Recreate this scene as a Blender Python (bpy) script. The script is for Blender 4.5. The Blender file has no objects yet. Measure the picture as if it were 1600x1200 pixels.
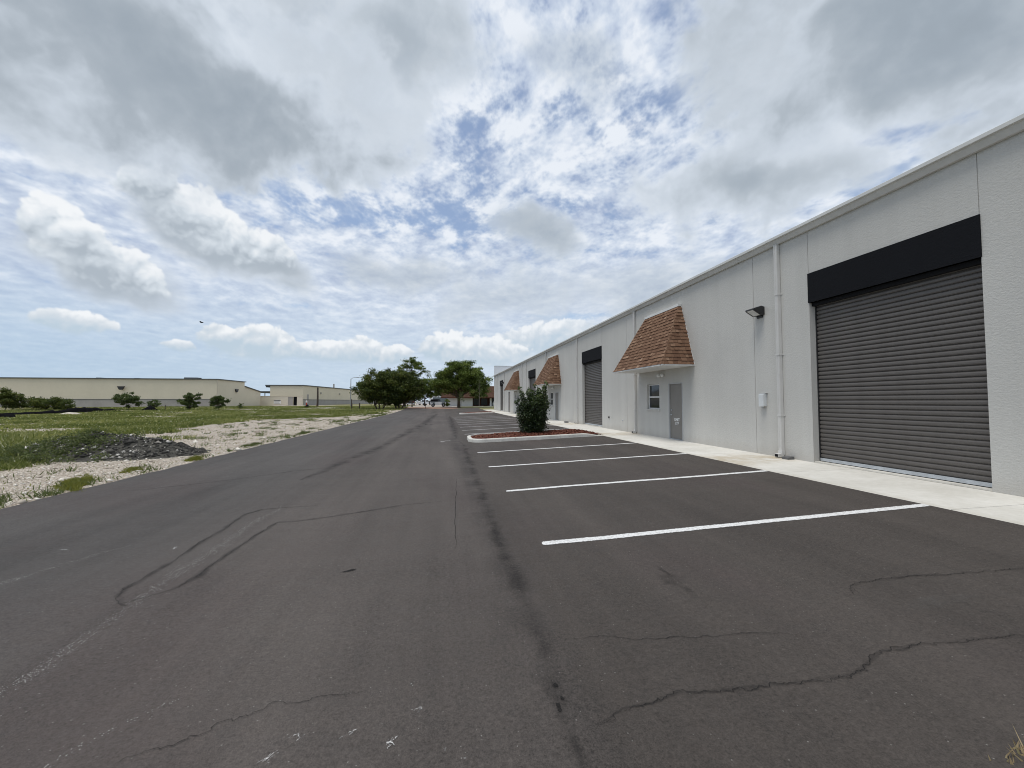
import bpy, bmesh, math, random
import numpy as np
from mathutils import Vector, Matrix, noise as mnoise

R = math.radians
SC = bpy.context.scene
COL = SC.collection
random.seed(7)
rng = np.random.default_rng(11)

# ------------------------------------------------------------------ camera
EYE = Vector((0.0, 0.0, 1.74))
YAW = math.degrees(math.atan2(110, 650))      # turned to the right of the drive
PITCH = 2.38
cam_data = bpy.data.cameras.new("camera")
cam_data.sensor_width = 36.0
cam_data.lens = 36.0 * 650 / 1600
cam_data.clip_start = 0.05
cam_data.clip_end = 4000
cam = bpy.data.objects.new("camera", cam_data)
COL.objects.link(cam)
cam.location = EYE
cam.rotation_euler = (R(90 + PITCH), 0, R(-YAW))
SC.camera = cam

# ------------------------------------------------------------------ node helper
class NT:
    """small wrapper so that node graphs can be written as expressions"""
    def __init__(self, tree):
        self.t = tree
    def new(self, kind, **kw):
        n = self.t.nodes.new(kind)
        for k, v in kw.items():
            setattr(n, k, v)
        return n
    def link(self, a, sock):
        if a is None:
            return
        if isinstance(a, bpy.types.NodeSocket):
            self.t.links.new(a, sock)
        else:
            if isinstance(a, (tuple, list)) and len(a) == 3 and sock.type == 'RGBA':
                a = (*a, 1.0)
            sock.default_value = a
    def m(self, op, a, b=None, c=None, clamp=False):
        n = self.new('ShaderNodeMath', operation=op, use_clamp=clamp)
        for s, v in zip(n.inputs, (a, b, c)):
            self.link(v, s)
        return n.outputs[0]
    def add(self, a, b): return self.m('ADD', a, b)
    def sub(self, a, b): return self.m('SUBTRACT', a, b)
    def mul(self, a, b): return self.m('MULTIPLY', a, b)
    def v(self, op, a, b=None, scale=None):
        n = self.new('ShaderNodeVectorMath', operation=op)
        self.link(a, n.inputs[0])
        if b is not None:
            self.link(b, n.inputs[1])
        if scale is not None:
            self.link(scale, n.inputs['Scale'])
        return n.outputs['Value'] if op in ('DOT_PRODUCT', 'LENGTH', 'DISTANCE') else n.outputs[0]
    def sep(self, a):
        n = self.new('ShaderNodeSeparateXYZ'); self.link(a, n.inputs[0]); return n.outputs
    def comb(self, x, y, z):
        n = self.new('ShaderNodeCombineXYZ')
        for s, v in zip(n.inputs, (x, y, z)):
            self.link(v, s)
        return n.outputs[0]
    def ss(self, x, lo, hi, a=0.0, b=1.0, kind='SMOOTHSTEP'):
        n = self.new('ShaderNodeMapRange', interpolation_type=kind)
        for s, v in zip(n.inputs, (x, lo, hi, a, b)):
            self.link(v, s)
        return n.outputs[0]
    def noise(self, vec, scale, detail=4.0, rough=0.5, dist=0.0, color=False, lac=2.0):
        n = self.new('ShaderNodeTexNoise')
        self.link(vec, n.inputs['Vector'])
        n.inputs['Scale'].default_value = scale
        n.inputs['Detail'].default_value = detail
        n.inputs['Roughness'].default_value = rough
        n.inputs['Distortion'].default_value = dist
        n.inputs['Lacunarity'].default_value = lac
        return n.outputs['Color' if color else 'Fac']
    def vor(self, vec, scale, feature='F1', out='Distance', detail=0.0, rand=1.0):
        n = self.new('ShaderNodeTexVoronoi', feature=feature)
        self.link(vec, n.inputs['Vector'])
        n.inputs['Scale'].default_value = scale
        if 'Detail' in n.inputs:
            n.inputs['Detail'].default_value = detail
        n.inputs['Randomness'].default_value = rand
        return n.outputs[out]
    def mix(self, f, a, b, blend='MIX'):
        n = self.new('ShaderNodeMix', data_type='RGBA', blend_type=blend)
        self.link(f, n.inputs[0])
        self.link(a, n.inputs[6])
        self.link(b, n.inputs[7])
        return n.outputs[2]
    def ramp(self, f, stops):
        n = self.new('ShaderNodeValToRGB')
        e = n.color_ramp.elements
        while len(e) < len(stops):
            e.new(0.5)
        for el, (p, c) in zip(e, stops):
            el.position = p
            el.color = (*c, 1) if len(c) == 3 else c
        self.link(f, n.inputs[0])
        return n.outputs[0]
    def attr(self, name):
        return self.new('ShaderNodeAttribute', attribute_name=name).outputs
    def bump(self, h, strength=0.3, dist=0.01):
        n = self.new('ShaderNodeBump')
        n.inputs['Strength'].default_value = strength
        n.inputs['Distance'].default_value = dist
        self.link(h, n.inputs['Height'])
        return n.outputs[0]

# ------------------------------------------------------------------ sky and sun
SUN_EL, SUN_AZ = 71.0, -115.0                 # azimuth from +Y towards +X: high, left and behind
world = bpy.data.worlds.new("World")
SC.world = world
world.use_nodes = True
W = NT(world.node_tree)
world.node_tree.nodes.clear()
sky = W.new('ShaderNodeTexSky', sky_type='NISHITA')
sky.sun_disc = False
sky.sun_elevation = R(SUN_EL)
sky.sun_rotation = R(SUN_AZ)
sky.air_density = 1.0
sky.dust_density = 0.6
sky.ozone_density = 1.6
world.cycles.sampling_method = 'MANUAL'
world.cycles.sample_map_resolution = 256
SKY_STRENGTH = 0.15

# ------------------------------------------------------------------ clouds: computed noise fields over the whole upper sky
f32 = np.float32
_perm = np.random.default_rng(5).permutation(256).astype(np.int32)
_perm = np.concatenate([_perm, _perm, _perm])
_grad = np.random.default_rng(6).normal(size=(256, 3)).astype(f32)
_grad /= np.linalg.norm(_grad, axis=1, keepdims=True)

def perlin(p):
    i = np.floor(p).astype(np.int32)
    fr = (p - i).astype(f32)
    i &= 255
    w = fr * fr * fr * (fr * (fr * 6 - 15) + 10)
    out = 0
    for cx in (0, 1):
        a = _perm[i[:, 0] + cx]
        wx = w[:, 0] if cx else 1 - w[:, 0]
        for cy in (0, 1):
            b = _perm[a + i[:, 1] + cy]
            wy = wx * (w[:, 1] if cy else 1 - w[:, 1])
            for cz in (0, 1):
                g = _grad[_perm[b + i[:, 2] + cz]]
                dot = g[:, 0] * (fr[:, 0] - cx) + g[:, 1] * (fr[:, 1] - cy) + g[:, 2] * (fr[:, 2] - cz)
                out = out + dot * (wy * (w[:, 2] if cz else 1 - w[:, 2]))
    return out * 1.6

def fbm(p, octv, gain=0.5, off=0.0, billow=False):
    p = (p + f32(off)).astype(f32)
    s, a, tot = 0, 1.0, 0.0
    for _ in range(octv):
        n = perlin(p)
        s = s + a * (np.abs(n) * 2 - 0.55 if billow else n)
        tot += a
        a *= gain
        p = p * f32(2.03) + f32(17.3)
    return s / tot

def sstep(x, lo, hi):
    t = np.clip((x - lo) / (hi - lo), 0, 1)
    return t * t * (3 - 2 * t)

def lerp3(t, *stops):
    t = np.clip(t, 0, 1.2)
    pos = [s[0] for s in stops]
    return np.stack([np.interp(t, pos, [s[1][k] for s in stops]) for k in range(3)], 1).astype(f32)

# kind, azimuth, elevation, half-length, half-height (radians), tilt, opacity, darkness of the core
CLOUDS = [
    ('soft', 8.7, 13.0, 0.22, 0.06, 3, 0.6, 0.0),
    ('soft', -4.4, 16.6, 0.22, 0.055, -1, 0.65, 0.25),
    ('soft', -19.6, 13.6, 0.075, 0.050, 2, 0.85, 0.55),
    ('soft', 11.4, 21.5, 0.13, 0.075, -7, 0.9, 0.45),
    ('soft', 18.6, 39.0, 0.13, 0.055, -17, 0.5, 0.2),
    ('soft', -37.0, 25.5, 0.17, 0.08, 5, 0.85, 0.35),
    ('soft', 30.0, 14.0, 0.22, 0.10, 5, 0.6, 0.1),
    ('low', 14.9, 8.6, 0.15, 0.045, 8, 0.85, 0.3),
    ('low', 6.1, 6.6, 0.13, 0.037, -4, 0.9, 0.5),
    ('low', -15.3, 6.0, 0.12, 0.028, -1, 0.95, 0.6),
    ('low', -9.6, 6.6, 0.055, 0.033, -4, 0.95, 0.5),
    ('low', -6.2, 6.1, 0.050, 0.031, -6, 0.95, 0.6),
    ('low', 0.4, 7.1, 0.070, 0.046, -6, 0.95, 0.5),
    ('low', -21.8, 6.6, 0.085, 0.046, -1, 1.0, 0.8),
    ('low', -25.8, 7.2, 0.037, 0.034, -5, 1.0, 0.5),
    ('low', -29.2, 5.6, 0.030, 0.015, -3, 0.9, 0.3),
    ('low', -37.4, 7.3, 0.056, 0.025, -2, 1.0, 0.3),
    ('soft', -36.5, 12.4, 0.13, 0.05, -6, 0.85, 0.55),
    ('cum', -36.6, 12.9, 0.085, 0.052, -6, 0.95, 1.0),
    ('cum', -39.8, 15.4, 0.042, 0.050, 10, 1.0, 0.4),
    ('cum', -38.0, 14.6, 0.050, 0.045, -10, 1.0, 0.7),
    ('soft', -26.0, 17.2, 0.17, 0.055, -14, 0.9, 0.75),
    ('soft', -21.0, 15.0, 0.08, 0.04, -6, 0.85, 0.8),
    ('cum', -22.3, 16.7, 0.070, 0.050, -4, 0.95, 1.0),
    ('cum', -25.6, 17.6, 0.060, 0.055, -4, 1.0, 1.0),
    ('cum', -29.2, 19.4, 0.055, 0.060, -4, 1.0, 0.9),
    ('cum', -32.6, 21.6, 0.048, 0.060, 10, 1.0, 0.5),
    ('big', -21.0, 40.0, 0.26, 0.12, 17, 0.85, 0.3),
    ('big', -5.4, 40.0, 0.15, 0.13, 6, 0.9, 0.45),
    ('big', -18.0, 33.5, 0.24, 0.13, -4, 0.95, 0.5),
    ('big', -43.0, 33.0, 0.22, 0.15, 12, 1.0, 0.9),
    ('big', -31.0, 31.0, 0.36, 0.14, 4, 1.0, 1.0),
    ('cumb', 40.5, 25.0, 0.22, 0.10, -4, 1.0, 0.6),
    ('big', 49.0, 37.0, 0.24, 0.18, -30, 1.0, 0.75),
    ('big', 58.0, 32.5, 0.28, 0.16, -24, 1.0, 0.85),
]
# thinner places in the high sheet: azimuth, elevation, half-length, half-height, amount
GAPS = [(-8, 24.0, 0.32, 0.045, 0.40), (14, 33, 0.26, 0.12, 0.16), (3, 36, 0.07, 0.08, 0.22), (28, 35, 0.12, 0.08, 0.18),
        (-30, 25, 0.10, 0.03, 0.4), (18, 11.3, 0.11, 0.016, 0.55), (2, 10.2, 0.06, 0.013, 0.5), (54, 22, 0.12, 0.03, 0.4),
        (-20, 11.5, 0.12, 0.01, 0.3)]

def clouds_at(d):
    """colour (linear, as seen) and cover of the clouds in directions d (N x 3)"""
    d = d.astype(f32)
    up = np.maximum(d[:, 2], 0)
    den = up + 0.085
    P = np.stack([d[:, 0] / den, d[:, 1] / den * 0.85, np.full_like(up, 3.7)], 1)
    wv = np.stack([fbm(P * 1.3, 3, 0.5, o) for o in (0.0, 31.0)] + [np.zeros_like(up)], 1)
    Pw = P + wv * 0.10
    large = fbm(Pw * 0.75, 3, 0.5, 7.0)
    fine = fbm(Pw * 6.4, 6, 0.70, 3.0)
    fine_l = fbm((Pw + np.array([0.02, 0.04, 0], f32)) * 6.2, 4, 0.64, 3.0)
    high = sstep(up, 0.10, 0.46)
    fine = fine * (0.40 + 0.60 * high)
    fine_l = fine_l * (0.40 + 0.60 * high)
    cov = large * 0.20 + fine * 1.25 + 0.11 + 0.18 * (1 - high)
    for gaz, gel, gra, grb, amt in GAPS:
        gaz, gel = math.radians(gaz), math.radians(gel)
        c = np.array([math.sin(gaz) * math.cos(gel), math.cos(gaz) * math.cos(gel), math.sin(gel)])
        e = np.array([c[1], -c[0], 0]); e /= np.linalg.norm(e)
        r = d - c.astype(f32)
        q = (r @ e.astype(f32) / gra) ** 2 + (r @ np.cross(e, c).astype(f32) / grb) ** 2
        cov = cov - amt * np.exp(-q) * (d @ c.astype(f32) > 0)
    a = sstep(cov, -0.46, 0.06)
    a = np.maximum(a, sstep(up, 0.22, 0.03) * 0.80)
    a = np.maximum(a, sstep(up, 0.05, 0.0))
    rel = np.clip(0.5 + (fine - fine_l) * 1.1 + fine * 0.5 + large * 0.25, 0, 1)
    col = lerp3(rel, (0, (0.44, 0.52, 0.68)), (0.5, (0.61, 0.69, 0.815)), (1, (0.84, 0.885, 0.95)))
    haze = sstep(up, 0.27, 0.03)[:, None]
    azf = np.clip((np.arctan2(d[:, 0], d[:, 1]) + 0.7) / 1.2, 0, 1)[:, None]
    pale = np.array([0.42, 0.575, 0.74], f32) * (1 - azf) + np.array([0.72, 0.80, 0.88], f32) * azf
    col = col * (1 - haze * 0.75) + pale * haze * 0.75
    A = (0.36 + 0.64 * a) * 0.97
    C = col
    wA = np.stack([fbm(d * 4.0, 5, 0.5, o) for o in (2.0, 41.0, 77.0)], 1)
    wB = np.stack([fbm(d * 16.0, 4, 0.55, o) for o in (5.0, 51.0, 87.0)], 1)
    body = fbm((d + wA * 0.06) * 6.0, 7, 0.54, 9.0)
    bodyl = fbm((d + wA * 0.06 + np.array([-0.015, 0, 0.03], f32)) * 6.0, 5, 0.54, 9.0)
    puff = fbm((d + wB * 0.012) * 19.0, 5, 0.52, 13.0, billow=True)
    pufl = fbm((d + wB * 0.012 + np.array([-0.004, 0, 0.010], f32)) * 19.0, 3, 0.5, 13.0, billow=True)
    pusm = fbm((d + wB * 0.008) * 36.0, 5, 0.52, 23.0, billow=True)
    lowf = fbm(d * 3.2, 3, 0.5, 61.0)
    d_big = d + wA * 0.09 + wB * 0.012
    d_cum = d + wA * 0.06 + wB * 0.016
    d_low = d + wA * 0.015 + wB * 0.012
    for kind, az, el, ra, rb, rot, al, dark in CLOUDS:
        az, el, rot = math.radians(az), math.radians(el), math.radians(rot)
        c = np.array([math.sin(az) * math.cos(el), math.cos(az) * math.cos(el), math.sin(el)])
        e = np.array([c[1], -c[0], 0]); e /= np.linalg.norm(e)
        u = np.cross(e, c)
        e1 = e * math.cos(rot) + u * math.sin(rot)
        e2 = u * math.cos(rot) - e * math.sin(rot)
        near = d @ c.astype(f32) > 0.55
        if not near.any():
            continue
        dd = {'big': d_big, 'soft': d_big, 'cum': d_cum, 'cumb': d_big, 'low': d_low}[kind][near]
        r = dd - c.astype(f32)
        x = (r @ e1.astype(f32)) / ra
        y = (r @ e2.astype(f32)) / rb
        m = 1 - np.sqrt(x * x + y * y)
        bd, lit = body[near], (body - bodyl)[near]
        if kind in ('big', 'soft', 'cumb'):
            t = m + bd * 0.62 + puff[near] * (0.14 if kind != 'soft' else 0.0)
            op = sstep(t, -0.24, {'big': 0.22, 'soft': 0.6, 'cumb': 0.10}[kind])
            op = op * np.clip(0.55 + 0.9 * sstep(t, -0.25, 0.55) + 0.75 * fine[near], 0, 1)
            core = sstep(t + lit * 0.6 - 0.10 * y, -0.30, 1.10)
            lo = np.array([0.50, 0.565, 0.635]) - np.array([0.175, 0.185, 0.195]) * dark
            k = core * 1.05 + lowf[near] * 0.22 + bd * 0.12 - lit * 0.40
            cc = lerp3(k, (0, (0.74, 0.80, 0.875)), (0.25, (0.61, 0.675, 0.755)), (0.62, (lo + 0.09)), (1.0, lo), (1.2, lo * 0.92))
        else:
            pf = (puff * 0.85 + pusm * 0.25 if kind == 'cum' else pusm * 0.65 + puff * 0.45)[near]
            pl = (puff - pufl)[near]
            t = m - sstep(-y, 0.15, 1.0) * 0.25 + pf * (0.40 if kind == 'cum' else 0.40) + bd * (0.42 if kind == 'cum' else 0.22)
            soft_base = sstep(-y, -0.1, 0.7) * (0.55 if kind == 'cum' else 0.35)
            op = sstep(t, -0.03 - soft_base * 0.3, 0.10 + soft_base)
            sh = 0.80 * y - 0.10 + pf * 0.30 + pl * 0.55 + bd * 0.35 - sstep(m, 0.2, 0.9) * 0.25 * dark + 0.02
            base = (0.43, 0.49, 0.555) if kind == 'cum' else (0.52, 0.63, 0.73)
            cc = lerp3(sh + 0.5, (0, base), (0.5, (0.66, 0.725, 0.79)), (1, (0.90, 0.925, 0.95)))
        op = (op * al).astype(f32)
        # cover and colour laid over what is behind
        An = op + A[near] * (1 - op)
        C[near] = (cc * op[:, None] + C[near] * (A[near] * (1 - op))[:, None]) / np.maximum(An, 1e-4)[:, None]
        A[near] = An
    return C, A


from concurrent.futures import ThreadPoolExecutor

def sky_grid(az0, az1, el0, el1, nx, ny):
    az = np.radians(az0 + (np.arange(nx) + 0.5) / nx * (az1 - az0))
    el = np.radians(el0 + (np.arange(ny) + 0.5) / ny * (el1 - el0))
    A, E = np.meshgrid(az, el)
    dd = np.stack([np.sin(A) * np.cos(E), np.cos(A) * np.cos(E), np.sin(E)], -1).reshape(-1, 3)
    parts = np.array_split(dd, max(1, len(dd) // 24000))
    with ThreadPoolExecutor(4) as ex:
        res = list(ex.map(clouds_at, parts))
    C = np.concatenate([r[0] for r in res]); Al = np.concatenate([r[1] for r in res])
    return np.concatenate([C, Al[:, None]], 1).reshape(ny, nx, 4).astype(f32)

SKY_W, SKY_H = 4096, 1024
full = sky_grid(-180, 180, 0, 90, SKY_W // 4, SKY_H // 4)
full = np.repeat(np.repeat(full, 4, 0), 4, 1)
i0, i1, j1 = 1280, 2816, 672                   # the front of the sky at full detail
full[:j1, i0:i1] = sky_grid(-180 + 360 * i0 / SKY_W, -180 + 360 * i1 / SKY_W, 0, 90 * j1 / SKY_H, i1 - i0, j1)
cloud_map = bpy.data.images.new("cloud_field", SKY_W, SKY_H, alpha=True, float_buffer=True)
cloud_map.colorspace_settings.name = 'Non-Color'
cloud_map.alpha_mode = 'CHANNEL_PACKED'
cloud_map.pixels.foreach_set(full.ravel())
cloud_map.update()
cloud_map.pack()

d = W.v('NORMALIZE', W.new('ShaderNodeTexCoord').outputs['Generated'])
dx, dy, dz = W.sep(d)
u_ = W.add(W.mul(W.m('ARCTAN2', dx, dy), 1 / (2 * math.pi)), 0.5)
v_ = W.mul(W.m('ARCSINE', W.m('MAXIMUM', dz, 0.001)), 2 / math.pi)
ti = W.new('ShaderNodeTexImage', image=cloud_map, interpolation='Cubic', extension='EXTEND')
W.link(W.comb(u_, v_, 0.0), ti.inputs['Vector'])
cloud_col = W.v('SCALE', ti.outputs['Color'], scale=1.0 / SKY_STRENGTH)
col = W.mix(ti.outputs['Alpha'], sky.outputs[0], cloud_col)
bg = W.new('ShaderNodeBackground')
W.link(col, bg.inputs['Color'])
bg.inputs['Strength'].default_value = SKY_STRENGTH
wo = W.new('ShaderNodeOutputWorld')
W.link(bg.outputs[0], wo.inputs['Surface'])

sun_data = bpy.data.lights.new("sun", 'SUN')
sun_data.energy = 2.1
sun_data.angle = R(24)
sun_data.color = (1.0, 0.955, 0.88)
sun = bpy.data.objects.new("sun", sun_data)
COL.objects.link(sun)
sd = Vector((math.sin(R(SUN_AZ)) * math.cos(R(SUN_EL)), math.cos(R(SUN_AZ)) * math.cos(R(SUN_EL)), math.sin(R(SUN_EL))))
sun.rotation_euler = sd.to_track_quat('Z', 'Y').to_euler()
sun.location = sd * 50

SC.view_settings.view_transform = 'Standard'
SC.view_settings.look = 'None'
SC.view_settings.exposure = 0.0
SC.view_settings.gamma = 1.0
SC.view_settings.use_curve_mapping = False
SC.cycles.max_bounces = 6
SC.cycles.use_denoising = True
SC.cycles.filter_width = 1.0
SC.cycles.sample_clamp_indirect = 4.0
SC.cycles.transparent_max_bounces = 16

# ------------------------------------------------------------------ mesh helpers
def tag(o, label=None, cat=None, group=None, kind=None):
    if label: o["label"] = label
    if cat: o["category"] = cat
    if group: o["group"] = group
    if kind: o["kind"] = kind
    return o

def empty(name, loc=(0, 0, 0), rz=0.0):
    o = bpy.data.objects.new(name, None)
    COL.objects.link(o)
    o.location = loc
    o.rotation_euler = (0, 0, rz)
    o.empty_display_size = 0.2
    return o

def link_mesh(name, me, mat=None, parent=None, loc=None, rz=0.0):
    o = bpy.data.objects.new(name, me)
    COL.objects.link(o)
    if mat is not None and not me.materials:
        me.materials.append(mat)
    if parent is not None:
        o.parent = parent
    if loc is not None:
        o.location = loc
    if rz:
        o.rotation_euler = (0, 0, rz)
    return o

def np_mesh(name, verts, faces, rnd=None, smooth=False):
    """verts (N,3), faces (M,k) with constant k"""
    verts = np.asarray(verts, np.float32); faces = np.asarray(faces, np.int32)
    me = bpy.data.meshes.new(name)
    k = faces.shape[1]
    me.vertices.add(len(verts)); me.vertices.foreach_set('co', verts.ravel())
    me.loops.add(faces.size); me.loops.foreach_set('vertex_index', faces.ravel())
    me.polygons.add(len(faces))
    me.polygons.foreach_set('loop_start', np.arange(0, faces.size, k, dtype=np.int32))
    me.polygons.foreach_set('loop_total', np.full(len(faces), k, np.int32))
    if smooth:
        me.polygons.foreach_set('use_smooth', np.ones(len(faces), bool))
    me.update(calc_edges=True)
    if rnd is not None:
        at = me.attributes.new('rnd', 'FLOAT', 'POINT')
        at.data.foreach_set('value', np.asarray(rnd, np.float32))
    return me

class MB:
    def __init__(self):
        self.v, self.f, self.r = [], [], []
        self.cur = 0.5
    def pt(self, p):
        self.v.append(tuple(p)); self.r.append(self.cur); return len(self.v) - 1
    def face(self, pts):
        self.f.append([self.pt(p) for p in pts]); return self
    def box(self, x0, x1, y0, y1, z0, z1, bev=0.0):
        if bev:
            bm = bmesh.new()
            bmesh.ops.create_cube(bm, size=1.0)
            for q in bm.verts:
                q.co = Vector(((x0 + x1) / 2 + q.co.x * (x1 - x0), (y0 + y1) / 2 + q.co.y * (y1 - y0), (z0 + z1) / 2 + q.co.z * (z1 - z0)))
            bmesh.ops.bevel(bm, geom=bm.edges[:], offset=bev, segments=2, affect='EDGES', profile=0.5)
            return self.bm(bm)
        i = len(self.v)
        for x in (x0, x1):
            for y in (y0, y1):
                for z in (z0, z1):
                    self.pt((x, y, z))
        for q in ((0, 1, 3, 2), (4, 6, 7, 5), (0, 4, 5, 1), (2, 3, 7, 6), (0, 2, 6, 4), (1, 5, 7, 3)):
            self.f.append([i + a for a in q])
        return self
    def bm(self, bm, mat=None):
        bm.verts.index_update()
        i = len(self.v)
        for q in bm.verts:
            self.pt(mat @ q.co if mat else q.co)
        for fc in bm.faces:
            self.f.append([i + q.index for q in fc.verts])
        bm.free()
        return self
    def prism(self, poly, axis, a, b):
        """polygon in the two other axes (in xyz order) swept along axis from a to b"""
        def P(p, t):
            l = list(p); l.insert(axis, t); return l
        n = len(poly); i = len(self.v)
        for p in poly: self.pt(P(p, a))
        for p in poly: self.pt(P(p, b))
        for k in range(n):
            self.f.append([i + k, i + (k + 1) % n, i + n + (k + 1) % n, i + n + k])
        self.f.append([i + k for k in range(n)][::-1]); self.f.append([i + n + k for k in range(n)])
        return self
    def tube(self, pts, radii, n=8, cap=True):
        pts = [Vector(p) for p in pts]
        if not hasattr(radii, '__len__'): radii = [radii] * len(pts)
        rings = []
        ref = Vector((0.31, 0.93, 0.2))
        for k, p in enumerate(pts):
            t = (pts[min(k + 1, len(pts) - 1)] - pts[max(k - 1, 0)]).normalized()
            if abs(t.dot(ref)) > 0.95: ref = Vector((0.9, -0.2, 0.4))
            a = t.cross(ref).normalized(); b = t.cross(a)
            rings.append([self.pt(p + (a * math.cos(2 * math.pi * j / n) + b * math.sin(2 * math.pi * j / n)) * radii[k]) for j in range(n)])
        for r0, r1 in zip(rings, rings[1:]):
            for j in range(n):
                self.f.append([r0[j], r0[(j + 1) % n], r1[(j + 1) % n], r1[j]])
        if cap:
            self.f.append(rings[0][::-1]); self.f.append(rings[-1])
        return self
    def disc(self, c, axis, r0, r1, w, n=20):
        """wheel-like solid: rim radius r1, bevelled to r0 on both flanks, total width w along axis"""
        prof = [(-w / 2, 0), (-w / 2, r0), (-w / 2 * 0.6, r1), (w / 2 * 0.6, r1), (w / 2, r0), (w / 2, 0)]
        rings = []
        for t, r in prof:
            ring = []
            for j in range(n):
                a = 2 * math.pi * j / n
                q = [math.cos(a) * r, math.sin(a) * r]; q.insert(axis, t)
                ring.append(self.pt((c[0] + q[0], c[1] + q[1], c[2] + q[2])))
            rings.append(ring)
        for a, b in zip(rings, rings[1:]):
            for j in range(n):
                self.f.append([a[j], a[(j + 1) % n], b[(j + 1) % n], b[j]])
        return self
    def mesh(self, name, smooth=False):
        me = bpy.data.meshes.new(name)
        me.from_pydata([tuple(p) for p in self.v], [], self.f)
        at = me.attributes.new('rnd', 'FLOAT', 'POINT')
        at.data.foreach_set('value', np.array(self.r, np.float32))
        if smooth:
            me.polygons.foreach_set('use_smooth', np.ones(len(me.polygons), bool))
        bm = bmesh.new(); bm.from_mesh(me)
        bmesh.ops.recalc_face_normals(bm, faces=bm.faces[:])
        bm.to_mesh(me); bm.free()
        me.update()
        return me
    def build(self, name, mat, parent=None, loc=None, rz=0.0, smooth=False):
        return link_mesh(name, self.mesh(name, smooth), mat, parent, loc, rz)

def fb(x, y, s, o=4, z=0.0):
    return mnoise.fractal(Vector((x * s, y * s, z)), 0.9, 2.0, o, noise_basis='PERLIN_ORIGINAL')

def smooth01(t, a, b):
    t = min(1.0, max(0.0, (t - a) / (b - a)))
    return t * t * (3 - 2 * t)

# ------------------------------------------------------------------ materials
MATS = {}
def material(name, rough=0.8, spec=0.3, metal=0.0):
    m = bpy.data.materials.new(name)
    m.use_nodes = True
    n = NT(m.node_tree)
    b = m.node_tree.nodes['Principled BSDF']
    b.inputs['Roughness'].default_value = rough
    b.inputs['Specular IOR Level'].default_value = spec
    b.inputs['Metallic'].default_value = metal
    MATS[name] = m
    return m, n, b

def plain(name, col, rough=0.7, spec=0.3, metal=0.0, var=0.12, scale=6.0, bump=0.0, bscale=60.0):
    """one colour, weathered a little by two scales of noise"""
    m, n, b = material(name, rough, spec, metal)
    P = n.new('ShaderNodeTexCoord').outputs['Object']
    k = n.add(n.mul(n.noise(P, scale, 5, 0.6), 0.7), n.mul(n.noise(P, scale * 9, 3, 0.6), 0.3))
    n.link(n.mix(n.ss(k, 0.3, 0.7), tuple(c * (1 - var) for c in col), tuple(min(1, c * (1 + var)) for c in col)), b.inputs['Base Color'])
    if bump:
        n.link(n.bump(n.noise(P, bscale, 4, 0.6), bump, 0.01), b.inputs['Normal'])
    return m

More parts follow.
